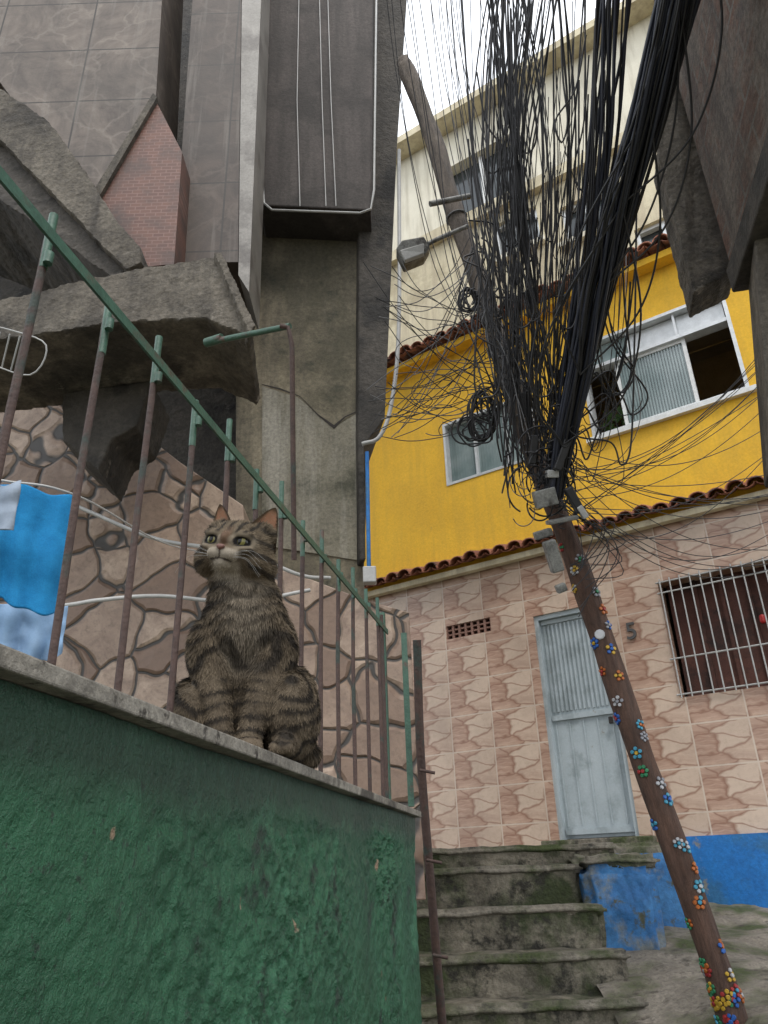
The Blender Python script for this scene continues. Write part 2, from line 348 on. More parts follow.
def eave(nm,u0,u1,z,proj,sp=.165):
    vs=[];fs=[]; n_=int((u1-u0)/sp); K=7
    for i in range(n_):
        u=u0+i*sp; r_=sp*.52; dz=.012*math.sin(i*2.3); pj=proj+.015*math.sin(i*5.1)
        k=len(vs)
        for (oo,zz) in ((pj,z+dz),(-.3,z+.16+dz)):
            for rad in (r_,r_-.014):
                for q in range(K+1):
                    an=math.pi*q/K; vs.append(FP(u+math.cos(an)*rad,zz+math.sin(an)*rad*.9,oo))
        A,B,C,D=k,k+K+1,k+2*(K+1),k+3*(K+1)
        for q in range(K):
            fs+= [(A+q,A+q+1,C+q+1,C+q),(B+q,D+q,D+q+1,B+q+1),(A+q,B+q,B+q+1,A+q+1)]
        k=len(vs); uc=u+sp/2
        for (oo,zz) in ((pj-.03,z+.0),(-.3,z+.16)):
            for rad in (r_*.8,r_*.8+.014):
                for q in range(K+1):
                    an=math.pi*q/K; vs.append(FP(uc+math.cos(an)*rad,zz+.035-math.sin(an)*rad*.55,oo))
        A,B,C,D=k,k+K+1,k+2*(K+1),k+3*(K+1)
        for q in range(K):
            fs+= [(A+q,A+q+1,C+q+1,C+q),(B+q,D+q,D+q+1,B+q+1),(A+q,B+q,B+q+1,A+q+1)]
    mesh(nm,vs,fs,m_clay,yh,True)
eave('lower_eave_tiles',-2.4,4.2,2.93,.20)
fbox('lower_eave_board',-2.4,4.2,2.84,2.90,.021,.10,m_cream)
eave('upper_eave_tiles',-3.0,4.2,5.80,.30)
fbox('upper_eave_board',-3.0,4.2,5.68,5.76,.022,.18,m_yel)
tx=bpy.data.curves.new('house_number','FONT'); tx.body='5'; tx.size=.22; tx.extrude=.006; tx.offset=.002; tx.materials.append(flat('number_gray',(.07,.068,.068)))
to=bpy.data.objects.new('house_number',tx); S.collection.objects.link(to)
u,z=FU(627,640); M_=Matrix(((du.x,0,on.x,0),(du.y,0,on.y,0),(0,1,0,0),(0,0,0,1))); M_.translation=FP(u,z,.012); to.matrix_world=M_; to.parent=yh
def leaves(nm,cen,rad,n,m,size,par=None,up=.3):
    vs=[];fs=[]
    for i in range(n):
        dd=V((random.gauss(0,1),random.gauss(0,1),random.gauss(0,1)+up)).normalized(); c_=cen+V((dd.x*rad.x,dd.y*rad.y,dd.z*rad.z))*random.uniform(.25,1)
        a=dd.cross(V((random.random(),random.random(),1))).normalized()*size*random.uniform(.2,.35); l=(dd+V((0,0,-.3))).normalized()*size*random.uniform(.6,1.2)
        k=len(vs); vs+= [c_,c_+l*.5+a,c_+l,c_+l*.5-a]; fs.append((k,k+1,k+2,k+3))
    return mesh(nm,vs,fs,m,par,recalc=False)
m_leaf=mat('leaf',(.03,.08,.02),(.08,.15,.04),sc=20,bump=0)
a,b_,c_,e=rw
leaves('window_plant',FP(a+.22,c_+.18,-.2),V((.12,.12,.16)),90,m_leaf,.1)
# cream set-back storey
cb=empty('cream_building')
def cU(x,y): return FU(x,y,-1.3)
def cbox(name,u0,u1,z0,z1,o0,o1,m,bev=0): return fbox(name,u0,u1,z0,z1,o0-1.3,o1-1.3,m,cb,bev)
cw=[]
for (x0,y0,x1,y1) in ((497,262,530,208),(566,245,598,190),(640,258,668,215)):
    A=cU(x0,y0);B=cU(x1,y1); cw.append((A[0],max(B[0],A[0]+.7),A[1],B[1]))
holewall('cream_wall',-6,2.3,5.4,9.0,cw,m_cream,off=-1.3,par=cb)
m_tar=mat('light_paint',(.66,.62,.50),(.78,.74,.62),sc=2,bump=.15,streak=(.52,.48,.38),grain=.1)
topw=[(-4.2,-2.9,9.6,10.8),(-1.7,-.4,9.6,10.8)]
holewall('top_storey_wall',-6,2.3,9.0,11.6,topw,m_tar,off=-1.6,par=cb)
for h in cw:
    fbox('pane',h[0],h[1],h[2],h[3],-1.55,-1.45,m_dglass,cb)
    for qi,q in enumerate([(h[0],h[0]+.05,h[2],h[3]),(h[1]-.05,h[1],h[2],h[3]),(h[0],h[1],h[3]-.05,h[3]),((h[0]+h[1])/2-.02,(h[0]+h[1])/2+.02,h[2],h[3])]): fbox('pane_frame',*q,-1.44,-1.36+.001*qi,m_alu,cb)
    fbox('cream_sill',h[0]-.08,h[1]+.08,h[2]-.08,h[2],-1.299,-1.2,m_tar,cb)
for h in topw:
    fbox('pane_top',h[0],h[1],h[2],h[3],-1.95,-1.8,m_dglass,cb)
    for q in ((h[0],h[0]+.06),(h[1]-.06,h[1]),((h[0]+h[1])/2-.03,(h[0]+h[1])/2+.03)): fbox('pane_top_frame',q[0],q[1],h[2],h[3],-1.78,-1.7,m_white,cb)
cbox('storey_band',-6,2.4,8.95,9.15,-.05,.12,m_cream)
cbox('roof_slab',-6,2.4,11.6,11.75,-3,.05,m_cream)
cbox('cream_body_side',2.3,2.35,5.4,11.6,-3,-.01,m_cream)
cbox('cream_back',-6,2.3,5.4,11.5,-3.2,-1.5,m_dark)

# ---------------------------------------------------------------- stairs, landing, path
def rough_block(name,x0,x1,y0,y1,z0,z1,m,par,amp=.012,res=.05,rnd=.02):
    bm=bmesh.new()
    bmesh.ops.create_cube(bm,size=1)
    for v_ in bm.verts: v_.co=V(((x0 if v_.co.x<0 else x1),(y0 if v_.co.y<0 else y1),(z0 if v_.co.z<0 else z1)))
    bmesh.ops.bevel(bm,geom=bm.edges[:],offset=rnd,segments=3,affect='EDGES')
    nx=max(1,int(max(x1-x0,y1-y0)/res))
    bmesh.ops.subdivide_edges(bm,edges=[e_ for e_ in bm.edges if e_.calc_length()>res*1.5],cuts=min(30,nx),use_grid_fill=True)
    for v_ in bm.verts:
        q=v_.co*5; v_.co+=V((noise.noise(q),noise.noise(q+V((9,0,0))),noise.noise(q+V((0,9,0)))))*amp+V((noise.noise(q*4),noise.noise(q*4+V((3,3,0))),noise.noise(q*3)))*amp*.5
    me=bpy.data.meshes.new(name); bm.to_mesh(me); bm.free(); me.materials.append(m)
    me.polygons.foreach_set('use_smooth',[True]*len(me.polygons))
    o_=bpy.data.objects.new(name,me); S.collection.objects.link(o_); o_.parent=par; return o_
st=empty('concrete_stairs')
ys=[5.55,5.2,4.9,4.6,4.3,4.0,3.7,3.4]; zs=[.115,-.005,-.215,-.42,-.60,-.79,-.98,-1.16]
m_riser=mat('stair_concrete',(.12,.105,.078),(.30,.265,.20),sc=5,bump=1,bsc=18,c3=(.048,.062,.02),sc3=3,t3=(.44,.58),c4=(.035,.032,.022),sc4=7,t4=(.52,.62),bd=.03,grain=.5)
for i,(y,z) in enumerate(zip(ys,zs)):
    xr=[1.45,1.13,1.16,1.19,1.17,1.2,1.22,1.2][i]
    rough_block('step',-.35,xr,y,(7.9 if i==0 else y+.9),z-.35 if i<7 else GZ-.02,z,m_riser,st,.016,.04,.035)
    rough_block('step_nosing',-.35,xr+.01,y-.018,y+.1,z-.05,z+.006,m_mossconc,st,.012,.04,.02)
land=empty('landing')
rough_block('landing_block',-1.2,2.0,5.9,8.4,-.7,.12,m_mossconc,land,.01,.08,.03)
rough_block('blue_skirting',1.50,2.02,5.86,5.92,-.7,.05,m_bluew,land,.012,.05,.02)
rough_block('landing_side_wall',1.12,1.56,5.10,5.98,-.95,-.02,m_bluew,land,.03,.04,.05)
rough_block('side_wall_cap',1.12,1.60,5.12,6.2,-.03,.04,m_mossconc,land,.025,.04,.03)
vs=[];nx_,ny_=120,140
for j in range(ny_+1):
    y=1.6+6.0*j/ny_
    for i in range(nx_+1):
        x=1.0+4.6*i/nx_
        z=-.60+(y-3.8)*.095 if y>3.6 else -.62-(3.6-y)*.30
        z+=.05*noise.noise(V((x*1.6,y*1.6,0)))+.022*noise.noise(V((x*6,y*6,3)))+.008*noise.noise(V((x*16,y*16,3)))
        if y<4.9: z-=.16*max(0,1.45-x)/.45*min(1,(4.9-y))
        vs.append(V((x,y,z)))
fs=[(j*(nx_+1)+i,j*(nx_+1)+i+1,(j+1)*(nx_+1)+i+1,(j+1)*(nx_+1)+i) for j in range(ny_) for i in range(nx_)]
m_path=mat('path_concrete',(.19,.165,.13),(.39,.345,.28),sc=4,bump=.9,bsc=24,c3=(.075,.095,.03),sc3=2.4,t3=(.46,.6),c4=(.10,.085,.065),sc4=8,t4=(.53,.66),bd=.03,grain=.5)
mesh('path',vs,fs,m_path,None,True)

# ---------------------------------------------------------------- LEFT BUILDING
lb_=empty('concrete_building')
def poly(pts,Y): return [onY(x,y,Y) for x,y in pts]
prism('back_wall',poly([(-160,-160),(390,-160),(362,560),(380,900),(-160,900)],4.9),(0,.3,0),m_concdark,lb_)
prism('plaster_wall',poly([(236,180),(362,195),(359,430),(366,640),(420,900),(236,900)],4.2),(-.1,1.6,0),m_plaster,lb_)
ck=[(262,384),(280,388),(300,396),(318,414),(334,425),(345,416),(357,411)]
prism('plaster_crack',poly(ck+[(x,y+2.2+1.6*math.sin(x)) for x,y in ck[::-1]],4.186),(0,.003,0),m_dark,lb_)
prism('plaster_patch',poly([(262,386),(299,398),(333,428),(356,414),(357,560),(262,545)],4.19),(0,.02,0),mat('patched_plaster',(.14,.13,.10),(.27,.245,.18),sc=4,bump=.6,bsc=30,c3=(.07,.068,.045),sc3=2,streak=(.34,.32,.27),grain=.45),lb_)
prism('gray_overhang',poly([(262,-120),(259,205),(371,210),(374,-120)],3.9),(0,.5,0),m_purple,lb_,bev=.01)
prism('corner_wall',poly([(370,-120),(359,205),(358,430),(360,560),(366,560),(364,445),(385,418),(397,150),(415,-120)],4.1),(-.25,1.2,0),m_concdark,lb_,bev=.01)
tubes('blue_conduit',[[onY(367,452,4.02),onY(369,575,4.02)]],.012,m_blue,lb_)
box('meter_cover',onY(363,582,3.8),V((.07,0,0)),V((0,.06,0)),V((0,0,.09)),m_pvc,lb_,.006)
def marble(name,ca,cb2,vein,rw_,rh_):
    m,t,b=nt(name); v=objv(t)
    col=ramp(t,noi(t,v,3,9,.7,1.8),.32,.68,ca,cb2)
    vo=N(t,'ShaderNodeTexVoronoi',feature='DISTANCE_TO_EDGE'); vo.inputs['Scale'].default_value=2.4
    nz2=N(t,'ShaderNodeTexNoise'); nz2.inputs['Scale'].default_value=3; nz2.inputs['Detail'].default_value=6; t.links.new(v,nz2.inputs['Vector'])
    t.links.new(mix(t,.7,v,nz2.outputs['Color'],'ADD'),vo.inputs['Vector'])
    col=mix(t,ramp(t,vo.outputs['Distance'],.0,.05,(.35,.35,.35),(0,0,0)),col,vein)
    br=N(t,'ShaderNodeTexBrick'); br.offset=0; br.inputs['Scale'].default_value=1; br.inputs['Brick Width'].default_value=rw_; br.inputs['Row Height'].default_value=rh_; br.inputs['Mortar Size'].default_value=.006
    cx=N(t,'ShaderNodeSeparateXYZ'); t.links.new(v,cx.inputs[0]); cc=N(t,'ShaderNodeCombineXYZ'); t.links.new(cx.outputs[0],cc.inputs[0]); t.links.new(cx.outputs[2],cc.inputs[1]); t.links.new(cc.outputs[0],br.inputs['Vector'])
    col=mix(t,br.outputs['Fac'],col,(.03,.025,.021))
    col=mix(t,ramp(t,noi(t,v,1.6,9,.7),.42,.66,(0,0,0),(.75,.75,.75)),col,(.042,.034,.028))
    vs2=objv(t,(9,9,.5)); col=mix(t,ramp(t,noi(t,vs2,1.5,6,.6),.56,.72,(0,0,0),(.4,.4,.4)),col,(.24,.22,.195))
    t.links.new(col,b.inputs['Base Color']); b.inputs['Roughness'].default_value=.6; bumpn(t,b,noi(t,v,30,8,.7),.25,.006); return m
m_marb=marble('brown_marble',(.07,.053,.043),(.185,.15,.122),(.28,.24,.20),.62,.5)
m_marbd=marble('dark_brown_marble',(.036,.026,.021),(.095,.07,.056),(.15,.12,.10),.9,.55)
m_marblight=mat('pale_marble_tile',(.20,.185,.165),(.32,.30,.27),sc=5,rough=.35,bump=.1,c3=(.13,.115,.10),sc3=3)
prism('tiled_pillar',poly([(201,-120),(174,262),(238,262),(243,-120)],3.4),(0,.4,0),m_marbd,lb_)
prism('pillar_side',poly([(243.4,-120),(238.4,275),(249,292),(266,-120)],3.38),(0,.35,0),m_marblight,lb_)
prism('marble_wall',poly([(-160,-160),(-160,60),(0,82),(92,206),(156,95),(172,-160)],3.3),(0,.5,0),m_marb,lb_)
m,t,b=nt('hollow_brick'); v=objv(t); wv=N(t,'ShaderNodeTexBrick'); wv.inputs['Scale'].default_value=1; wv.inputs['Brick Width'].default_value=.06; wv.inputs['Row Height'].default_value=.026; wv.inputs['Mortar Size'].default_value=.003
wv.inputs['Color1'].default_value=(.15,.062,.04,1); wv.inputs['Color2'].default_value=(.11,.045,.032,1); wv.inputs['Mortar'].default_value=(.20,.11,.085,1)
cx=N(t,'ShaderNodeSeparateXYZ'); t.links.new(v,cx.inputs[0]); cc=N(t,'ShaderNodeCombineXYZ'); t.links.new(cx.outputs[0],cc.inputs[0]); t.links.new(cx.outputs[2],cc.inputs[1]); t.links.new(cc.outputs[0],wv.inputs['Vector'])
col=mix(t,ramp(t,noi(t,v,6),.45,.7),wv.outputs['Color'],(.065,.04,.032)); t.links.new(col,b.inputs['Base Color']); b.inputs['Roughness'].default_value=.5; bumpn(t,b,wv.outputs['Fac'],.4,.004); m_hb=m
prism('brick_panel',poly([(88,208),(155,99),(182,152),(174,264),(128,268)],3.2),(0,.25,0),m_hb,lb_)
prism('brick_panel_rim',poly([(84,206),(153,93),(157,97),(90,212)],3.17),(0,.25,0),m_conc,lb_)
# flat slabs with broken front edges, soffits behind
prism('upper_slab',poly([(-160,28),(0,88),(46,118),(78,160),(118,222),(140,246),(142,262),(126,270),(64,206),(0,140),(-160,84)],2.95),(0,.9,0),m_conc,lb_,jag=.010)
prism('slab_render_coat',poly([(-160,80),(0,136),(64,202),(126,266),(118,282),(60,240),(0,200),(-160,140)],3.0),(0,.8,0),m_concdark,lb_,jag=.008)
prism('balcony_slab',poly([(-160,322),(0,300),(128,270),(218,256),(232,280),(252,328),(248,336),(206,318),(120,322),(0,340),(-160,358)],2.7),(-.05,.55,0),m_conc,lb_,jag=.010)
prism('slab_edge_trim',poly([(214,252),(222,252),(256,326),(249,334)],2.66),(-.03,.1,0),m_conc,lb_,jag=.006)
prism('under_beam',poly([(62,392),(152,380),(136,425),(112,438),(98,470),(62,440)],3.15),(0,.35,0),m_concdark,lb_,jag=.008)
m,t,b=nt('crazy_paving_stone'); v=objv(t,(1,.3,1))
nz_=N(t,'ShaderNodeTexNoise'); nz_.inputs['Scale'].default_value=3; t.links.new(v,nz_.inputs['Vector'])
vv=mix(t,.22,v,nz_.outputs['Color'],'ADD')
v1=N(t,'ShaderNodeTexVoronoi',feature='F1'); v2=N(t,'ShaderNodeTexVoronoi',feature='DISTANCE_TO_EDGE')
for q in (v1,v2): q.inputs['Scale'].default_value=3.9; t.links.new(vv,q.inputs['Vector'])
sc_=N(t,'ShaderNodeSeparateColor'); t.links.new(v1.outputs['Color'],sc_.inputs[0])
col=ramp(t,sc_.outputs[0],.1,.9,(.20,.13,.09),(.43,.325,.245))
col=mix(t,ramp(t,noi(t,v,7,9,.7,.8),.35,.7,(0,0,0),(.85,.85,.85)),col,(.15,.095,.068))
col=mix(t,ramp(t,noi(t,v,40,6,.7),.5,.7,(0,0,0),(.5,.5,.5)),col,(.10,.07,.05))
col=mix(t,ramp(t,v2.outputs['Distance'],.016,.034,(1,1,1),(0,0,0)),col,(.035,.03,.025))
t.links.new(col,b.inputs['Base Color']); b.inputs['Roughness'].default_value=.5
pv=bumpn(t,b,ramp(t,v2.outputs['Distance'],.01,.07),.8,.02); bumpn(t,b,noi(t,v,25,6),.4,.01,pv); m_stone=m
prism('stone_clad_wall',poly([(-160,400),(60,405),(100,440),(152,440),(180,462),(243,505),(246,560),(300,575),(366,600),(409,612),(426,900),(-160,900)],3.9),(0,.28,0),m_stone,lb_,bev=.006)
pc=[smooth_path([onY(272,-60,3.85),onY(264,100,3.85),onY(262,175,3.85)],6)+[onY(264,203,3.83),onY(272,210,3.82),onY(360,213,3.82),onY(371,209,3.82),onY(374,190,3.82),onY(377,-60,3.82)]]
tubes('conduit',pc,.008,m_pvc,lb_)
tubes('wall_cables',[[onY(x0,-60,3.86),onY(x1,100,3.86),onY(x2,206,3.86)] for x0,x1,x2 in ((318,322,326),(326,331,336),(300,297,300))],.0035,m_pvc,lb_)
tubes('drain',[smooth_path([onY(399,150,3.95),onY(399,320,3.95),onY(392,400,3.95),onY(380,436,3.95),onY(362,444,3.95)],6)],.013,m_pvc,lb_)
wp=empty('white_hose')
tubes('hose',[smooth_path([onY(60,498,3.3),onY(90,512,3.3),onY(160,540,3.4),onY(240,552,3.5),onY(300,575,3.6),onY(330,578,3.7)],8),
              smooth_path([onY(-60,618,3.2),onY(60,606,3.2),onY(100,600,3.2),onY(160,596,3.3),onY(240,602,3.5),onY(310,590,3.6)],8)],.010,m_pvc,wp)
box('yard_floor',(-4,.9,GZ),(3.6,0,0),(0,4,0),(0,0,1.2),m_mossconc)

# ---------------------------------------------------------------- laundry
def cloth(name,pa,pb,drop,m,amp=.012,folds=7,seed=0,hem=.03):
    vs=[];nx,nz=100,60; ax=pb-pa
    nn_=ax.cross(V((0,0,1))).normalized()
    for j in range(nz+1):
        for i in range(nx+1):
            u=i/nx; w_=j/nz
            uu=u+.05*noise.noise(V((w_*2.2,u*2,seed)))
            f_=math.sin(uu*folds*math.pi*2+seed)+.5*math.sin(uu*folds*5.1+seed*2+w_*1.2)
            dr=drop*(1+hem*math.sin(u*7+seed)+hem*.8*math.sin(uu*folds*6.28+seed))
            pt=pa+ax*u+V((0,0,-dr*w_-.012*abs(math.sin(u*math.pi*3))))+nn_*(amp*(.35+.9*w_)*f_+.012*noise.noise(V((u*3,w_*3,seed))))
            vs.append(pt)
    fs=[(j*(nx+1)+i,j*(nx+1)+i+1,(j+1)*(nx+1)+i+1,(j+1)*(nx+1)+i) for j in range(nz) for i in range(nx)]
    o_=mesh(name,vs,fs,m,None,True); md_=o_.modifiers.new('s','SOLIDIFY'); md_.thickness=.003; return o_
m_towel=mat('blue_terry',(.0,.15,.36),(.01,.22,.48),sc=30,bump=.5,bsc=260,bd=.003,rough=.95,grain=.25)
m_lblue=mat('pale_blue_cloth',(.16,.28,.44),(.27,.40,.58),sc=14,bump=.2,bsc=150,bd=.002,rough=.95,grain=.1)
m_gcl=mat('gray_cloth_mat',(.22,.27,.34),(.32,.37,.44),sc=14,bump=.2,bsc=150,bd=.002,rough=.95,grain=.1)
cloth('blue_towel',W(-90,462,1.5),W(77,494,1.64),.255,m_towel,.0085,5.5,1,.03)
cloth('pale_blue_cloth',W(-60,592,1.7),W(68,606,1.8),.12,m_lblue,.009,5,3,.08)
cloth('gray_cloth',W(-80,462,1.30),W(21,482,1.37),.095,m_gcl,.010,3.5,5,.05)
tubes('clothesline',[smooth_path([W(-90,462,1.48),W(0,480,1.55),W(80,497,1.64),W(170,545,2.6),W(235,556,3.9)],8)],.0025,m_pvc)
hg=[smooth_path([W(-30,322,1.9),W(10,330,1.9),W(46,345,1.9),W(30,375,1.9),W(-20,360,1.9)],5)]+[[W(-20+i*10,328+i*2,1.9),W(-25+i*9,358+i*3,1.93)] for i in range(6)]
tubes('wire_drying_rack',hg,.002,m_pvc)

# ---------------------------------------------------------------- RIGHT BUILDING
rbld=empty('brown_building')
m,t,b=nt('brown_weathered_wall'); v=objv(t); cx=N(t,'ShaderNodeSeparateXYZ'); t.links.new(v,cx.inputs[0]); cc=N(t,'ShaderNodeCombineXYZ'); t.links.new(cx.outputs[1],cc.inputs[0]); t.links.new(cx.outputs[2],cc.inputs[1])
br=N(t,'ShaderNodeTexBrick'); br.inputs['Scale'].default_value=1; br.inputs['Brick Width'].default_value=.26; br.inputs['Row Height'].default_value=.13; br.inputs['Mortar Size'].default_value=.010; t.links.new(cc.outputs[0],br.inputs['Vector'])
br.inputs['Color1'].default_value=(.17,.085,.055,1); br.inputs['Color2'].default_value=(.12,.065,.045,1); br.inputs['Mortar'].default_value=(.16,.145,.125,1)
col=mix(t,ramp(t,noi(t,v,1.8,9,.7),.44,.56),br.outputs['Color'],ramp(t,noi(t,v,5,8,.7),.3,.7,(.08,.065,.055),(.22,.18,.145)))
col=mix(t,ramp(t,noi(t,objv(t,(5,5,.5)),1.6,6,.6),.48,.68,(0,0,0),(.8,.8,.8)),col,(.055,.042,.035))
col=mix(t,1.0,col,ramp(t,noi(t,v,40,5,.75),.32,.62,(.55,.55,.55),(1,1,1)),'MULTIPLY')
t.links.new(col,b.inputs['Base Color']); b.inputs['Roughness'].default_value=.85
pv=bumpn(t,b,br.outputs['Fac'],-.5,.01); bumpn(t,b,noi(t,v,22,8,.7),.9,.02,pv); m_bw=m
cr=W(736,288,3.6); dd=V((.1815,.983,0)).normalized(); rr_=V((dd.y,-dd.x,0))
box('upper_side_wall',cr-dd*2.6,dd*2.6,rr_*1.5,V((0,0,4.2)),m_bw,rbld,.01)
box('edge_beam',cr-dd*2.6-rr_*.02-V((0,0,.02)),dd*2.61,rr_*.12,V((0,0,.14)),m_concdark,rbld,.01)
prism('concrete_bracket',[W(657,150,4.2),W(672,40,4.4),W(702,60,4.4),W(716,105,4.2),W(736,270,3.9),W(694,292,3.9)],(.05,.22,0),m_conc,rbld,jag=.008)
prism('corner_column',[W(772,455,3.0),W(754,240,3.3),W(850,150,3.3),W(900,455,3.0)],(.1,.3,0),m_conc,rbld,bev=.01)

# ---------------------------------------------------------------- POLE
up_=empty('utility_pole')
PB=V((1.385,3.8,-.72)); PT=V((.255,3.66,5.3))
def PP(f): return PB.lerp(PT,f)
pa=(PT-PB).normalized(); px_=pa.cross(V((0,1,0))).normalized(); py_=pa.cross(px_)
K=32;L=260;vs=[]
def pr(f,a):
    q=V((math.cos(a)*.8,math.sin(a)*.8,f*10)); return .058+.007*noise.noise(q*1.5)+.006*noise.noise(V((math.cos(a)*3,math.sin(a)*3,f*9)))+.003*math.sin(f*60)+.003*noise.noise(V((math.cos(a)*9,math.sin(a)*9,f*40)))
def bend(f): return V((.012*math.sin(f*9)+.008*math.sin(f*23),0,0))
for j in range(L+1):
    f=j/L; c_=PP(f)+bend(f)
    for i in range(K):
        a=2*math.pi*i/K; vs.append(c_+(px_*math.cos(a)+py_*math.sin(a))*pr(f,a)*(1 if j<L-2 else .85))
fs=[(j*K+i,j*K+(i+1)%K,(j+1)*K+(i+1)%K,(j+1)*K+i) for j in range(L) for i in range(K)]+[tuple(range(L*K,L*K+K))]
m,t,b=nt('old_pole_wood'); v=objv(t,(5,5,1)); v0=objv(t)
col=ramp(t,noi(t,v,5,9,.75),.34,.66,(.040,.021,.015),(.14,.075,.05))
sp_=N(t,'ShaderNodeSeparateXYZ'); t.links.new(v0,sp_.inputs[0])
mr=N(t,'ShaderNodeMapRange'); mr.inputs[1].default_value=1.6; mr.inputs[2].default_value=2.4; t.links.new(sp_.outputs[2],mr.inputs[0])
col=mix(t,mr.outputs[0],col,ramp(t,noi(t,v,5,9,.75),.34,.66,(.045,.036,.03),(.19,.155,.125)))
t.links.new(col,b.inputs['Base Color']); b.inputs['Roughness'].default_value=.75; bumpn(t,b,noi(t,v,9,9,.75),1,.02)
mesh('trunk',vs,fs,m,up_,True)
cols=[flat('cap_'+n_,c_,.4,.2) for n_,c_ in (('red',(.32,.03,.03)),('blue',(.02,.10,.36)),('white',(.42,.42,.43)),('green',(.03,.20,.09)),('yellow',(.48,.30,.03)),('orange',(.40,.11,.02)),('cyan',(.05,.26,.38)),('silver',(.25,.25,.27)))]
vs=[];fs=[];fm=[]
def cap(c_,n_,a_,r,mi,h=.007):
    b_=n_.cross(a_); k=len(vs); K_=10
    for hh,rr in ((0,r),(h*.7,r*.95),(h,r*.75)):
        for q in range(K_):
            an=2*math.pi*q/K_; vs.append(c_+n_*hh+(a_*math.cos(an)+b_*math.sin(an))*rr)
    for l in range(2):
        for q in range(K_): fs.append((k+l*K_+q,k+l*K_+(q+1)%K_,k+(l+1)*K_+(q+1)%K_,k+(l+1)*K_+q)); fm.append(mi)
    fs.append(tuple(k+2*K_+q for q in range(K_))); fm.append(mi)
def polept(f,a):
    o_=(px_*math.cos(a)+py_*math.sin(a)); return PP(f)+bend(f)+o_*(pr(f,a)+.001),o_
aim=(-PP(.15)); aim=(aim-pa*aim.dot(pa)).normalized(); a0=math.atan2(aim.dot(py_),aim.dot(px_))
fls=[]
for i in range(30):
    f=.03+.35*(i/30)+random.uniform(-.004,.004); fls.append((f,a0+random.choice([-1.0,-.35,.4,.95])*random.uniform(.85,1.15)))
for i in range(12): fls.append((random.uniform(.015,.055),a0+random.uniform(-1.5,1.5)))
for f,a in fls:
    c_,n_=polept(f,a); tz_=pa; tx_=n_.cross(tz_).normalized(); mi=random.randrange(8); mc=random.randrange(8)
    r=random.choice([.0080,.0088,.0096]); npet=random.choice([5,6,6])
    cap(c_+n_*.003,n_,tx_,r,mc)
    sg=(-1 if (px_*-math.sin(a)+py_*math.cos(a)).dot(tx_)<0 else 1); rot0=random.random()
    for q in range(npet):
        an=2*math.pi*q/npet+rot0; offv=(tx_*math.cos(an)+tz_*math.sin(an))*r*2.1
        c2,n2=polept(f+offv.dot(tz_)/(PT-PB).length,a+offv.dot(tx_)/.06*sg); t2=n2.cross(tz_).normalized(); cap(c2,n2,t2,r,mi if random.random()<.75 else mc)
o_=mesh('bottle_cap_flowers',vs,fs,cols,up_)
for i_,pg in enumerate(o_.data.polygons): pg.material_index=fm[i_]
cp_,n_=polept(.29,a0-.1)
vs=[];fs=[];fm=[]; cap(cp_,n_,n_.cross(pa).normalized(),.026,0,.006); mesh('reflector_disc',vs,fs,cols[2],up_)
def pbox(name,x,y,t_,sx_,sy_,sz_,m,rot=0):
    c_=W(x,y,t_); a=Rt*math.cos(rot)+Up*math.sin(rot); b_=Up*math.cos(rot)-Rt*math.sin(rot)
    return box(name,c_-a*sx_/2-b_*sy_/2-Fw*sz_/2,a*sx_,b_*sy_,Fw*sz_,m,up_,.006)
m_boxg=mat('weathered_box',(.13,.13,.125),(.27,.27,.25),sc=12,rough=.5,bump=.4,bsc=60,c3=(.055,.05,.045),sc3=7,grain=.4)
pbox('junction_box',545,498,3.90,.11,.09,.08,m_boxg,.25); pbox('meter_box',553,556,3.80,.06,.16,.07,m_boxg,.3)
pbox('splice_box',574,500,3.83,.04,.14,.06,m_black,.5); pbox('clamp',561,588,3.76,.05,.04,.05,m_boxg,.4); pbox('lower_box',543,534,3.86,.09,.04,.06,m_boxg,.3)
pbox('bolt_plate',562,520,3.85,.15,.022,.10,m_boxg,.2); pbox('insulator_block',582,512,3.82,.03,.07,.05,m_pvc,.6); pbox('small_clamp',552,474,3.90,.06,.04,.06,m_pvc,.0)
pbox('splice_tube',533,450,3.96,.04,.15,.06,m_black,-.1); pbox('splice_tube_2',524,405,4.03,.035,.13,.05,m_black,.15); pbox('splice_tube_3',562,455,3.85,.04,.16,.05,m_black,-.35)
tubes('crossarm',[[W(430,204,4.75),W(470,196,4.85)]],.018,m_boxg,up_)
tubes('pole_bands',[[PP(ff)+bend(ff)+(px_*math.cos(a)+py_*math.sin(a))*.066 for a in np.linspace(0,6.3,25)] for ff in (.47,.50,.62,.75)],.006,m_grayc,up_)
sl=empty('street_lamp')
tubes('arm',[smooth_path([W(468,226,4.76),W(440,238,4.7),W(424,246,4.68)],5)],.014,m_boxg,sl)
prism('head',[W(396,248,4.6),W(402,240,4.6),W(424,236,4.65),W(430,246,4.65),W(424,256,4.65),W(404,264,4.6)],(0,.10,.02),m_boxg,sl,bev=.008)
prism('lens',[W(400,250,4.57),W(424,243,4.62),W(424,253,4.62),W(405,260,4.57)],(0,.03,0),m_pvc,sl,bev=.004)

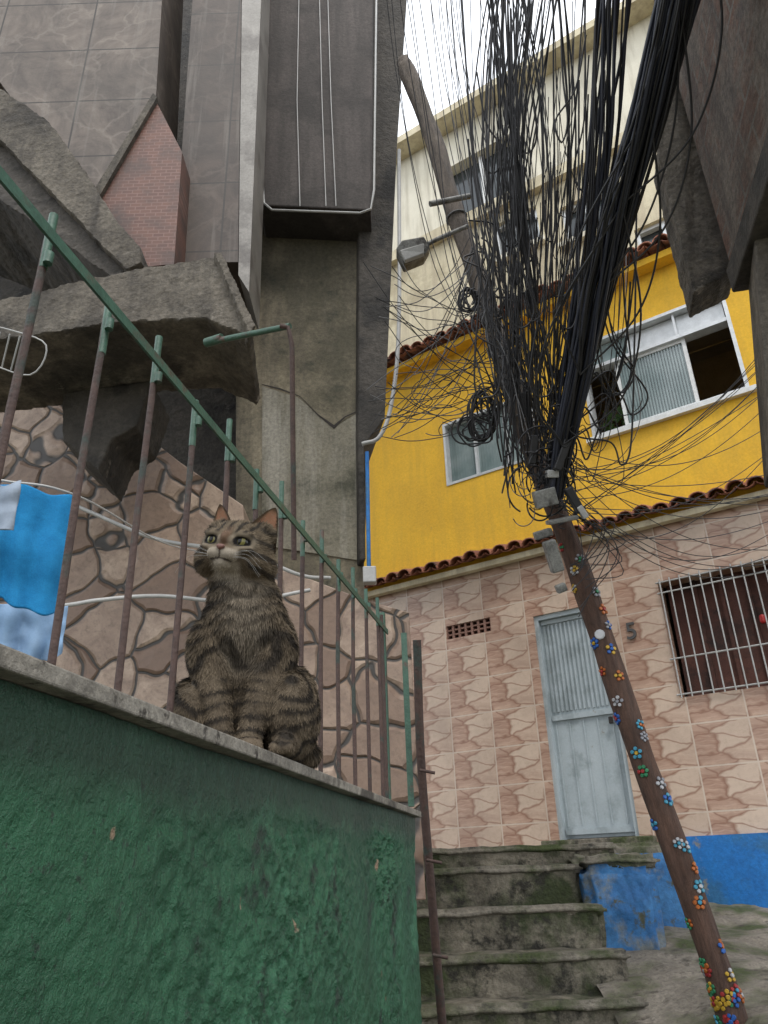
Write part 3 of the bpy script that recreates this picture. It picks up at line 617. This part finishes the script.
# ---------------------------------------------------------------- CABLES
oc=empty('overhead_cables')
def rj(s_): return random.uniform(-s_,s_)
paths={'thin':[],'mid':[],'gray':[],'fat':[]}
base=[(700,-90,2.9),(680,0,3.0),(650,110,3.2),(622,205,3.4),(600,290,3.58),(580,375,3.74),(563,445,3.88),(553,500,3.95)]
for i in range(56):
    rr0=math.sqrt(random.random()); tw=random.uniform(0,6.28); tws=random.uniform(.25,.6)
    c_=[]
    for j,(x,y,t_) in enumerate(base):
        sp=[26,22,19,17,15,12,10,8][j]*(1+.12*math.sin(j*2.1+i))
        an=tw+j*tws
        c_.append(W(x+rr0*math.cos(an)*sp+rj(1.5),y+rj(5),t_+rr0*math.sin(an)*sp/768*t_))
    paths['mid' if i%2 else 'fat'].append(smooth_path(c_,8))
for i in range(12):
    j0=random.randrange(0,4); side=random.choice([-1,-1,1]); amp=random.uniform(12,52)
    seg=base[j0:j0+4]; c_=[W(x+side*amp*math.sin(math.pi*k/3),y+amp*.6*math.sin(math.pi*k/3),t_-.05) for k,(x,y,t_) in enumerate(seg)]
    paths['mid'].append(smooth_path(c_,9))
base2=[(622,-90,3.35),(612,30,3.5),(603,130,3.65),(590,240,3.82),(573,340,3.93),(557,420,4.0),(548,490,3.98)]
for i in range(20):
    rr0=math.sqrt(random.random()); tw=random.uniform(0,6.28)
    c_=[W(x+rr0*math.cos(tw+j*.5)*(20-j*1.8)+rj(2.5),y+rj(8),t_+rr0*math.sin(tw+j*.5)*.06) for j,(x,y,t_) in enumerate(base2)]
    paths['mid' if i%3 else 'fat'].append(smooth_path(c_,8))
for g_ in range(15):
    xs0=random.choice([random.uniform(482,560),random.uniform(490,600)]); xe0=random.uniform(508,568); ye0=random.uniform(380,500); bow0=random.uniform(-26,8); t0=random.uniform(3.6,4.7); ph=rj(3); wv0=random.uniform(3,10)
    for i in range(random.choice([2,3,5,6])):
        xs=xs0+rj(8); xe=xe0+rj(7); ye=ye0+rj(20); bow=bow0+rj(8)
        c_=[]
        for j in range(9):
            k=j/8; x=xs+(xe-xs)*k**1.3+bow*math.sin(k*math.pi)+wv0*math.sin(k*6+ph)+rj(1.2); y=-80+(ye+80)*k
            c_.append(W(x,y,t0+(4.0-t0)*k+rj(.015)))
        paths[random.choice(['thin','mid','mid','thin'])].append(smooth_path(c_,6))
for i in range(14):
    xs=random.uniform(418,480); xe=random.uniform(486,540); ye=random.uniform(250,430)
    c_=[W(xs+(xe-xs)*k**1.5+rj(1.5),-70+(ye+70)*k,4.6-.4*k) for k in np.linspace(0,1,6)]
    paths[random.choice(['thin','thin','gray'])].append(smooth_path(c_,7))
def loop(xa,ya,xb,yb_,xm,ym,t_,kind,w0=7):
    paths[kind].append(smooth_path([W(xa,ya,t_),W(xa+(xm-w0-xa)*.35,ya+(ym-ya)*.5,t_),W(xm-w0,ym-22,t_),W(xm,ym,t_),W(xm+w0,ym-22,t_),W(xb+(xm+w0-xb)*.35,yb_+(ym-yb_)*.5,t_),W(xb,yb_,t_)],8))
for i in range(38):
    xa=random.uniform(492,600); xb=xa+random.uniform(-45,45); ya=random.uniform(-60,220); yb_=random.uniform(-60,220)
    ym=max(ya,yb_)+random.uniform(90,260); ym=min(ym,505); xm=538+((xa+xb)/2-538)*.75+rj(8)
    loop(xa,ya,xb,yb_,xm,ym,random.uniform(3.7,4.2),random.choice(['mid','mid','thin']),random.uniform(4,13))
for i in range(14):
    xb=random.uniform(590,650); loop(556+rj(8),430+rj(30),xb-10,random.uniform(190,300),random.uniform(578,632),random.uniform(390,500),3.85+rj(.05),random.choice(['thin','mid','thin']),random.uniform(8,20))
for i in range(46):
    x0=random.uniform(468,515); y0=x0*2.1-740+rj(40); t_=random.uniform(4.1,4.45)
    c_=[W(x0,y0,t_)]
    for j in range(5):
        x0+=random.uniform(-5,20); y0+=random.uniform(4,52); c_.append(W(x0+rj(11),min(y0,500)+rj(10),t_-.04*j+rj(.05)))
    paths[random.choice(['thin','gray','mid','mid'])].append(smooth_path(c_,6))
for i in range(36):
    ys_=random.uniform(235,430); ye=random.choice([random.uniform(250,330),random.uniform(380,440)]); k0=(ys_-235)/200
    xs=470+k0*58; xe=random.uniform(360,400); sag=random.uniform(0,38)
    c_=[W(xs+(xe-xs)*k+rj(2),ys_+(ye-ys_)*k+sag*math.sin(k*math.pi)+rj(3),4.35-.2*k+rj(.02)) for k in np.linspace(0,1,6)]
    paths[random.choice(['thin','gray','thin'])].append(smooth_path(c_,6))
for i in range(20):
    cx_,cy_=random.uniform(410,485),random.uniform(335,430); r=random.uniform(10,36); ph=rj(3); tt=random.uniform(4.2,4.5)
    paths[random.choice(['thin','gray'])].append([W(cx_+r*1.3*math.cos(a)*(1-.04*a),cy_+r*.6*math.sin(a),tt) for a in np.linspace(ph,ph+random.uniform(2,4.5),22)])
for (cx_,cy_,rx,ry,n_) in ((482,416,12,22,9),(470,300,8,11,7),(474,430,17,13,6),(488,400,9,16,5)):
    for i in range(n_):
        q=random.uniform(.6,1.2); ph=rj(3); paths['mid'].append([W(cx_+rx*q*math.cos(a)+2.5*math.sin(a*2+i),cy_+ry*q*math.sin(a)+2*math.cos(a*3+i),4.15+.01*math.sin(a+i)) for a in np.linspace(ph,ph+random.uniform(4.5,6.6),26)])
for i in range(26):
    ys_=random.uniform(440,530); ye=random.choice([random.uniform(400,560),random.uniform(300,420)]); sag=random.uniform(6,60)
    c_=[W(558+(800-558)*k,ys_+(ye-ys_)*k+sag*math.sin(k*math.pi),4.0+.6*k) for k in np.linspace(0,1,8)]
    paths['thin'].append(smooth_path(c_,5))
paths['thin'].append(smooth_path([W(545,440,4),W(600,470,4.1),W(640,420,4.3),W(627,330,5),W(626,245,6)],8))
for i in range(36):
    cx_,cy_=random.gauss(543,13),random.gauss(478,20); r=random.uniform(6,24); ph=rj(3)
    paths[random.choice(['thin','gray','mid'])].append([W(cx_+r*math.cos(a),cy_+r*1.2*math.sin(a),3.92+rj(.03)+.02*a) for a in np.linspace(ph,ph+random.uniform(2,4),18)])
for i in range(12):
    paths['thin'].append(smooth_path([W(560+rj(8),500,3.9),W(588+rj(15),520+rj(12),3.85),W(604+rj(22),550+rj(25),3.85),W(578+rj(8),590+rj(30),3.8)],6))
for i in range(6):
    paths['thin'].append(smooth_path([W(380+i*6,-60,4.2),W(398+i*7,100+rj(30),4.4),W(430+i*4,230+rj(30),4.5),W(470+rj(8),330,4.4)],7))
tubes('thin_wires',paths['thin'],.0024,m_black,oc,1); tubes('service_cables',paths['mid'],.0048,m_black,oc,1)
tubes('faded_wires',paths['gray'],.0026,m_grayc,oc,1); tubes('trunk_cables',paths['fat'],.0082,flat('cable_bluish',(.022,.026,.042),.4),oc,2)

# ---------------------------------------------------------------- CAT
cat=empty('tabby_cat')
CO=V((-.236,1.20,.15)); cs=1.10
cxv=V((.983,.19,0)).normalized(); cyv=V((-cxv.y,cxv.x,0))
CM=Matrix(((cxv.x*cs,cyv.x*cs,0,CO.x),(cxv.y*cs,cyv.y*cs,0,CO.y),(0,0,cs,CO.z),(0,0,0,1)))
HC=V((-.012,-.018,.305)); fh=V((-.34,-.92,-.14)).normalized(); uh=V((0,0,1)); rh=uh.cross(fh).normalized(); uh=fh.cross(rh).normalized()
if uh.z<0: uh=-uh
if rh.x<0: rh=-rh
an=math.radians(10); rh,uh=(rh*math.cos(an)-uh*math.sin(an)),(uh*math.cos(an)+rh*math.sin(an))
HS=1.22
def Hp(x,y,z): return HC+(rh*x+fh*y+uh*z)*HS
bm=bmesh.new()
def ell(c_,r,rot=None,hd=False):
    q=bmesh.ops.create_icosphere(bm,subdivisions=3,radius=1)
    for v_ in q['verts']:
        a=V((v_.co.x*r[0],v_.co.y*r[1],v_.co.z*r[2]))
        v_.co=(Hp(c_[0]+a.x,c_[1]+a.y,c_[2]+a.z) if hd else V(c_)+a)
def chain(pts,n_=9):
    for (p0,r0),(p1,r1) in zip(pts,pts[1:]):
        for i in range(n_+1):
            k=i/n_; q=bmesh.ops.create_icosphere(bm,subdivisions=2,radius=r0+(r1-r0)*k,matrix=Matrix.Translation(V(p0).lerp(V(p1),k)))
ell((.010,.075,.075),(.084,.085,.075)); ell((.008,.055,.125),(.080,.070,.080)); ell((.006,.030,.178),(.075,.058,.068))
ell((.004,.0,.200),(.062,.048,.060)); ell((.002,.004,.235),(.054,.048,.048)); ell((-.004,.0,.265),(.049,.042,.03))
ell((-.062,.020,.060),(.036,.062,.056)); ell((.072,.000,.064),(.043,.066,.064)); ell((.076,.030,.09),(.037,.05,.055))
ell((-.064,.045,.08),(.032,.05,.05))
ell((-.046,.004,.160),(.030,.036,.050)); ell((.052,.006,.158),(.030,.038,.052))
chain([((-.042,.0,.15),.030),((-.034,-.018,.095),.024),((-.021,-.040,.035),.0175),((-.018,-.048,.018),.0175)])
chain([((.042,.0,.15),.031),((.032,-.022,.095),.0245),((.018,-.046,.035),.0175),((.016,-.054,.018),.0178)])
for cx_,cy_ in ((-.019,-.060),(.016,-.066)):
    ell((cx_,cy_,.0145),(.0180,.022,.0135))
    for k in (-1.5,-.5,.5,1.5): ell((cx_+k*.0086,cy_-.015-.003*(1.5-abs(k)),.011),(.0055,.009,.009))
chain([((-.060,.01,.02),.018),((-.056,-.035,.014),.0135)]); chain([((.078,.0,.026),.026),((.062,-.058,.018),.017)])
for cx_,cy_ in ((-.055,-.042),(.058,-.066)):
    for k in (-1,0,1): ell((cx_+k*.010,cy_-.007,.011),(.0068,.012,.0095))
chain([((.05,.13,.03),.02),((.098,.10,.021),.019),((.104,.05,.019),.017),((.096,.02,.018),.013)],8)
ell((0,0,0),(.044,.044,.038),hd=True); ell((0,-.012,.004),(.041,.042,.037),hd=True)
for s_ in (-1,1):
    ell((s_*.027,.010,-.014),(.021,.022,.019),hd=True); ell((s_*.034,-.002,-.016),(.018,.02,.018),hd=True)
    ell((s_*.0085,.0440,-.0130),(.0105,.0110,.0085),hd=True); ell((s_*.0175,.0335,.0135),(.0140,.0112,.0062),hd=True)
    ell((s_*.021,.0335,-.0045),(.013,.0108,.0062),hd=True); ell((s_*.0085,.036,.004),(.004,.010,.008),hd=True)
    ell((s_*.029,.026,.004),(.006,.009,.009),hd=True); ell((s_*.026,-.004,.024),(.018,.013,.016),hd=True)
ell((0,.038,-.011),(.014,.0165,.011),hd=True); ell((0,.038,-.0225),(.0100,.0120,.0075),hd=True); ell((0,.0330,.006),(.0085,.0185,.0115),hd=True)
me=bpy.data.meshes.new('body'); bm.to_mesh(me); bm.free()
ob=bpy.data.objects.new('body_tmp',me); S.collection.objects.link(ob)
rm=ob.modifiers.new('r','REMESH'); rm.mode='VOXEL'; rm.voxel_size=.0025
sm=ob.modifiers.new('s','SMOOTH'); sm.factor=.5; sm.iterations=4
dg=bpy.context.evaluated_depsgraph_get(); me2=bpy.data.meshes.new_from_object(ob.evaluated_get(dg)); bpy.data.objects.remove(ob)
EY=[V((-.0180,.0332,.0045)),V((.0180,.0332,.0045))]; ER=.0085
def lerp(a,b,k): return tuple(a[i]+(b[i]-a[i])*k for i in range(3))
def sst(a,b,x): 
    k=min(1,max(0,(x-a)/(b-a))); return k*k*(3-2*k)
def tab(P):
    hd=(P-HC)/HS; h=V((hd.dot(rh),hd.dot(fh),hd.dot(uh))); ax=abs(h.x)
    n1=noise.noise(P*45); n2=noise.noise(P*140); n3=noise.noise(P*14+V((3,1,7))); n4=noise.noise(P*30+V((8,8,8)))
    base=lerp((.062,.047,.031),(.150,.117,.080),.5+.6*n1+.2*n2); dark=(.008,.0065,.0055); light=(.36,.315,.25)
    headk=sst(-.046,-.030,h.z)*sst(.085,.06,h.length)
    z=P.z; ang=math.atan2(P.x,-(P.y-.04))
    st_=math.sin(2*math.pi*(z/.029+1.9*n3+.5*math.sin(ang*2+z*20)))
    legk=sst(.125,.10,z)*sst(.056,.048,abs(P.x))*sst(.01,-.005,P.y)
    leg=math.sin(2*math.pi*(z/.0195+1.0*n3+.25*n4+.2*abs(P.x)/.02))-.25
    thk=sst(.13,.11,z)*sst(.040,.05,abs(P.x))
    th=math.sin(2*math.pi*((z*.75-.55*P.y)/.023+1.3*n3+.3*n4))
    st_=st_*(1-max(legk,thk))+leg*legk+th*thk*(1-legk)
    dk=sst(-.2,.65,st_+.9*n4+.45*n2)*.85
    cb_=lerp(base,dark,dk)
    ch=sst(.048,.008,abs(P.x-.002+.01*n3))*sst(.02,-.02,P.y)*sst(.10,.15,z)
    v_=math.sin(2*math.pi*(z/.036+1.2*n3+.3*math.cos(P.x*90)))
    cb_=lerp(cb_,lerp((.20,.168,.128),dark,.7*sst(.0,.8,v_+.8*n4)),ch*.8)
    if z<.024 and P.y<-.03 and abs(P.x)<.045: cb_=lerp(cb_,(.17,.13,.09),.6)
    if headk<=0: return cb_
    c_=lerp((.085,.063,.040),(.170,.132,.088),.5+.6*n1)
    if h.z>.008: 
        s_=math.cos(2*math.pi*h.x/.0115+n1*.9); c_=lerp(c_,dark,sst(.0,.7,s_)*.85*sst(.010,.018,h.z)*sst(.036,.028,ax))
    if ax>.024:
        s_=math.sin(2*math.pi*((h.z+.30*ax)/.0165)+n1*1.2); c_=lerp(c_,dark,sst(.05,.7,s_)*.8*sst(.024,.030,ax))
    br_=sst(.008,.004,ax)*sst(.03,.045,h.y)*sst(-.006,.0,h.z); c_=lerp(c_,(.13,.08,.05),br_)
    mz=sst(.034,.044,h.y)*sst(-.003,-.009,h.z)*sst(.024,.016,ax); c_=lerp(c_,light,mz*.8)
    cn=sst(-.016,-.021,h.z)*sst(.010,.03,h.y)*sst(.022,.012,ax); c_=lerp(c_,light,cn)
    if h.y>.043 and abs(h.z+.0185+.18*ax)<.0011 and ax<.013: c_=lerp(c_,(.03,.02,.02),.85)
    if h.y>.047 and ax<.0008 and -.018<h.z<-.009: c_=(.04,.025,.02)
    for e_ in EY:
        q=h-e_; q=V((q.x*.82,q.y*.6,q.z*1.3)); r_=q.length
        c_=lerp(c_,(.27,.225,.165),sst(.0160,.0122,r_)*.6); c_=lerp(c_,(.006,.005,.005),sst(.0106,.0088,r_))
    return lerp(cb_,c_,headk)
def setcol(me_,cols_):
    at=me_.color_attributes.new('Col','FLOAT_COLOR','POINT'); at.data.foreach_set('color',np.array([(*c_,1) for c_ in cols_],dtype=np.float32).ravel())
m_fur,t,b=nt('tabby_fur'); ca=N(t,'ShaderNodeVertexColor'); ca.layer_name='Col'; t.links.new(ca.outputs[0],b.inputs['Base Color']); b.inputs['Roughness'].default_value=.75; b.inputs['Specular IOR Level'].default_value=.2
vco=[V(v_.co) for v_ in me2.vertices]; vno=[V(v_.normal) for v_ in me2.vertices]; vcol=[tab(q) for q in vco]
setcol(me2,[tuple(x*.75 for x in c_) for c_ in vcol]); me2.materials.append(m_fur); me2.polygons.foreach_set('use_smooth',[True]*len(me2.polygons))
bo=bpy.data.objects.new('body',me2); S.collection.objects.link(bo); bo.parent=cat
def ear(s_):
    vs=[];fs=[];cl_=[]; n1_,n2_=14,14
    base=V((s_*.0245,-.002,.014)); tip=V((s_*.0375,-.004,.062)); side=V((.0200,-.009*s_,-.010*s_))
    for j in range(n2_+1):
        w_=j/n2_
        for i in range(n1_+1):
            u_=-1+2*i/n1_
            c_=base.lerp(tip,w_); wd=(1-w_)**.7
            bulge=-(1-u_*u_)*.012*wd-.003*w_
            q=c_+side*u_*wd+V((0,bulge,0)); vs.append(Hp(*q))
            cl_.append(sst(.95,.6,abs(u_))*sst(.0,.1,w_)*sst(.97,.8,w_))
    fs=[(j*(n1_+1)+i,j*(n1_+1)+i+1,(j+1)*(n1_+1)+i+1,(j+1)*(n1_+1)+i) for j in range(n2_) for i in range(n1_)]
    return vs,fs,cl_
evs=[]
for s_ in (-1,1):
    vs,fs,cl_=ear(s_)
    o_=mesh('ear_inner',vs,fs,m_fur,cat,True); setcol(o_.data,[lerp((.07,.05,.03),(.32,.165,.10),k) for k in cl_])
    vb=[q-fh*.0022 for q in vs]; o2=mesh('ear_back',vb,fs,m_fur,cat,True); setcol(o2.data,[(.08,.055,.035)]*len(vb))
    evs.append((vs,cl_))
me2.calc_loop_triangles(); T=np.array([tuple(x.vertices) for x in me2.loop_triangles]); C=np.array([tuple(q) for q in vco]); Nn=np.array([tuple(q) for q in vno]); CC=np.array(vcol)
A=np.linalg.norm(np.cross(C[T[:,1]]-C[T[:,0]],C[T[:,2]]-C[T[:,0]]),axis=1)
nb=150000; idx=np.random.choice(len(T),nb,p=A/A.sum()); r1=np.sqrt(np.random.rand(nb)); r2=np.random.rand(nb)
w3=np.stack([1-r1,r1*(1-r2),r1*r2],1)[:,:,None]
P_=(C[T[idx]]*w3).sum(1); Nr=(Nn[T[idx]]*w3).sum(1); Nr/=np.linalg.norm(Nr,axis=1)[:,None]; Cb=(CC[T[idx]]*w3).sum(1)
hx=(P_-np.array(HC))/HS; hl=np.stack([hx@np.array(rh),hx@np.array(fh),hx@np.array(uh)],1)
ish=(hl[:,2]>-.04)&(np.linalg.norm(hl,axis=1)<.08)
flow=np.zeros((nb,3)); flow[:]=(0,.12,-1)
nosep=np.array(Hp(0,.058,-.004)); fd=P_-nosep; dn=np.linalg.norm(fd,axis=1); fd/=dn[:,None]
flow[ish]=fd[ish]
ln=np.where(ish,np.clip(.0018+.11*(dn-.012),.0014,.009),.0115)
paw=(P_[:,2]<.03)&(P_[:,1]<-.02); ln[paw]=.004
legs=(P_[:,2]<.12)&(P_[:,1]<0)&(~paw); ln[legs]=.0065
keep=P_[:,2]>.006
for e_ in EY:
    dq=(hl-np.array(e_))*np.array([1,.7,1.15]); rr_=np.linalg.norm(dq,axis=1); keep&=rr_>.0089
    near=(rr_<.015); ln[near]=np.minimum(ln[near],.0018)
keep&=~((hl[:,1]>.051)&(np.abs(hl[:,0])<.0055)&(hl[:,2]>-.012)&(hl[:,2]<.0))
flow-=Nr*(flow*Nr).sum(1)[:,None]; flow/=np.linalg.norm(flow,axis=1)[:,None]+1e-6
D=Nr*(.20+.22*np.random.rand(nb,1))+flow+np.random.normal(0,.17,(nb,3)); D/=np.linalg.norm(D,axis=1)[:,None]
D2=D+np.array([0,0,-.25])*(~ish)[:,None]; D2/=np.linalg.norm(D2,axis=1)[:,None]
ln=ln*np.random.uniform(.6,1.2,nb); Wv=np.cross(D,Nr+np.random.normal(0,.6,(nb,3))); Wv/=np.linalg.norm(Wv,axis=1)[:,None]+1e-6
wd=np.where(ish,.00028,.00042)[:,None]
L_=ln[:,None]; v0=P_-Nr*.0006
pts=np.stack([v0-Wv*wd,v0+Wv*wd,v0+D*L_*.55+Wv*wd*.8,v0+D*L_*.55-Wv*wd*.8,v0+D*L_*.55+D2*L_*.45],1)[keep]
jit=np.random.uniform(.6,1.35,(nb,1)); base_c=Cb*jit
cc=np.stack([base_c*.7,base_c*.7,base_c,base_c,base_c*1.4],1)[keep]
n_=len(pts); vv_=pts.reshape(-1,3)
fm_=bpy.data.meshes.new('fur'); k=np.arange(n_)*5
quads=np.stack([k,k+1,k+2,k+3],1); tris=np.stack([k+3,k+2,k+4],1)
fm_.from_pydata(vv_.tolist(),[],quads.tolist()+tris.tolist())
at=fm_.color_attributes.new('Col','FLOAT_COLOR','POINT'); at.data.foreach_set('color',np.concatenate([np.clip(cc.reshape(-1,3),0,1),np.ones((n_*5,1))],1).astype(np.float32).ravel())
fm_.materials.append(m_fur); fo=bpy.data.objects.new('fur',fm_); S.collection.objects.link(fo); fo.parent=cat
vs=[];fs=[];cl2=[]
for (ev,cl_) in evs:
    for q in range(520):
        i=random.randrange(len(ev)-45); p0=ev[i]; edgek=cl_[i]
        if edgek>.5 and random.random()<.75: continue
        dr=(uh*random.uniform(.3,1)+fh*random.uniform(.1,.7)+V((rj(.6),rj(.6),rj(.4)))).normalized()*random.uniform(.003,.007); wv_=dr.cross(fh).normalized()*.0003
        k_=len(vs); vs+=[p0-wv_,p0+wv_,p0+dr]; fs.append((k_,k_+1,k_+2)); c_=(.30,.25,.18) if edgek>.5 else (.07,.05,.035); cl2+=[c_]*3
eo=mesh('ear_hair',vs,fs,m_fur,cat,recalc=False); setcol(eo.data,cl2)
m_eye,t,b=nt('cat_eye'); ca=N(t,'ShaderNodeVertexColor'); ca.layer_name='Col'; t.links.new(ca.outputs[0],b.inputs['Base Color']); b.inputs['Roughness'].default_value=.10; b.inputs['Specular IOR Level'].default_value=.35
gz=V((-.10,.96,.14)).normalized()
for e_ in EY:
    bm=bmesh.new(); bmesh.ops.create_uvsphere(bm,u_segments=72,v_segments=48,radius=ER); mm=bpy.data.meshes.new('eye'); bm.to_mesh(mm); bm.free()
    cl_=[]; gx=V((0,0,1)).cross(gz)*-1; gx.normalize(); gu=gz.cross(gx)*-1
    for v_ in mm.vertices:
        q=V(v_.co).normalized(); a=math.degrees(math.asin(max(-1,min(1,q.dot(gx))))); b2=math.degrees(math.asin(max(-1,min(1,q.dot(gu)))))
        if q.dot(gz)<0: c_=(.02,.02,.02)
        else:
            r_=(a*a+b2*b2)**.5
            if (a/18)**2+(b2/32)**2<1: c_=(.004,.004,.004)
            elif r_<48: c_=lerp((.19,.16,.045),(.12,.115,.038),r_/48)
            else: c_=(.012,.010,.008)
        cl_.append(c_)
    for v_ in mm.vertices: v_.co=Hp(*(e_+V(v_.co)))
    setcol(mm,cl_); mm.materials.append(m_eye); mm.polygons.foreach_set('use_smooth',[True]*len(mm.polygons)); o_=bpy.data.objects.new('eye',mm); S.collection.objects.link(o_); o_.parent=cat
bm=bmesh.new(); q=bmesh.ops.create_icosphere(bm,subdivisions=3,radius=1)
for v_ in bm.verts:
    w_=1+.45*v_.co.z; v_.co=Hp(v_.co.x*.0050*w_,.0535+v_.co.y*.0036,-.0062+v_.co.z*.0036)
mm=bpy.data.meshes.new('nose'); bm.to_mesh(mm); bm.free(); mm.materials.append(mat('nose_leather',(.13,.055,.04),(.18,.075,.055),sc=200,rough=.45,bump=.3,bsc=900)); mm.polygons.foreach_set('use_smooth',[True]*len(mm.polygons))
o_=bpy.data.objects.new('nose',mm); S.collection.objects.link(o_); o_.parent=cat
wh=[]
for s_ in (-1,1):
    for i in range(5):
        a=.25-.16*i+rj(.08); st0=Hp(s_*(.013+rj(.003)),.049,-.012-.0012*i); l=random.uniform(.030,.045)
        e1=Hp(s_*(.013+l*.6),.052,-.012+a*l*.6); e2=Hp(s_*(.013+l),.040,-.012+a*l-.012)
        wh.append(smooth_path([st0,e1,e2],6))
tubes('whiskers',wh,.00013,m_pvc,cat,1)
for o_ in [x for x in bpy.data.objects if x.parent==cat]: o_.matrix_world=CM
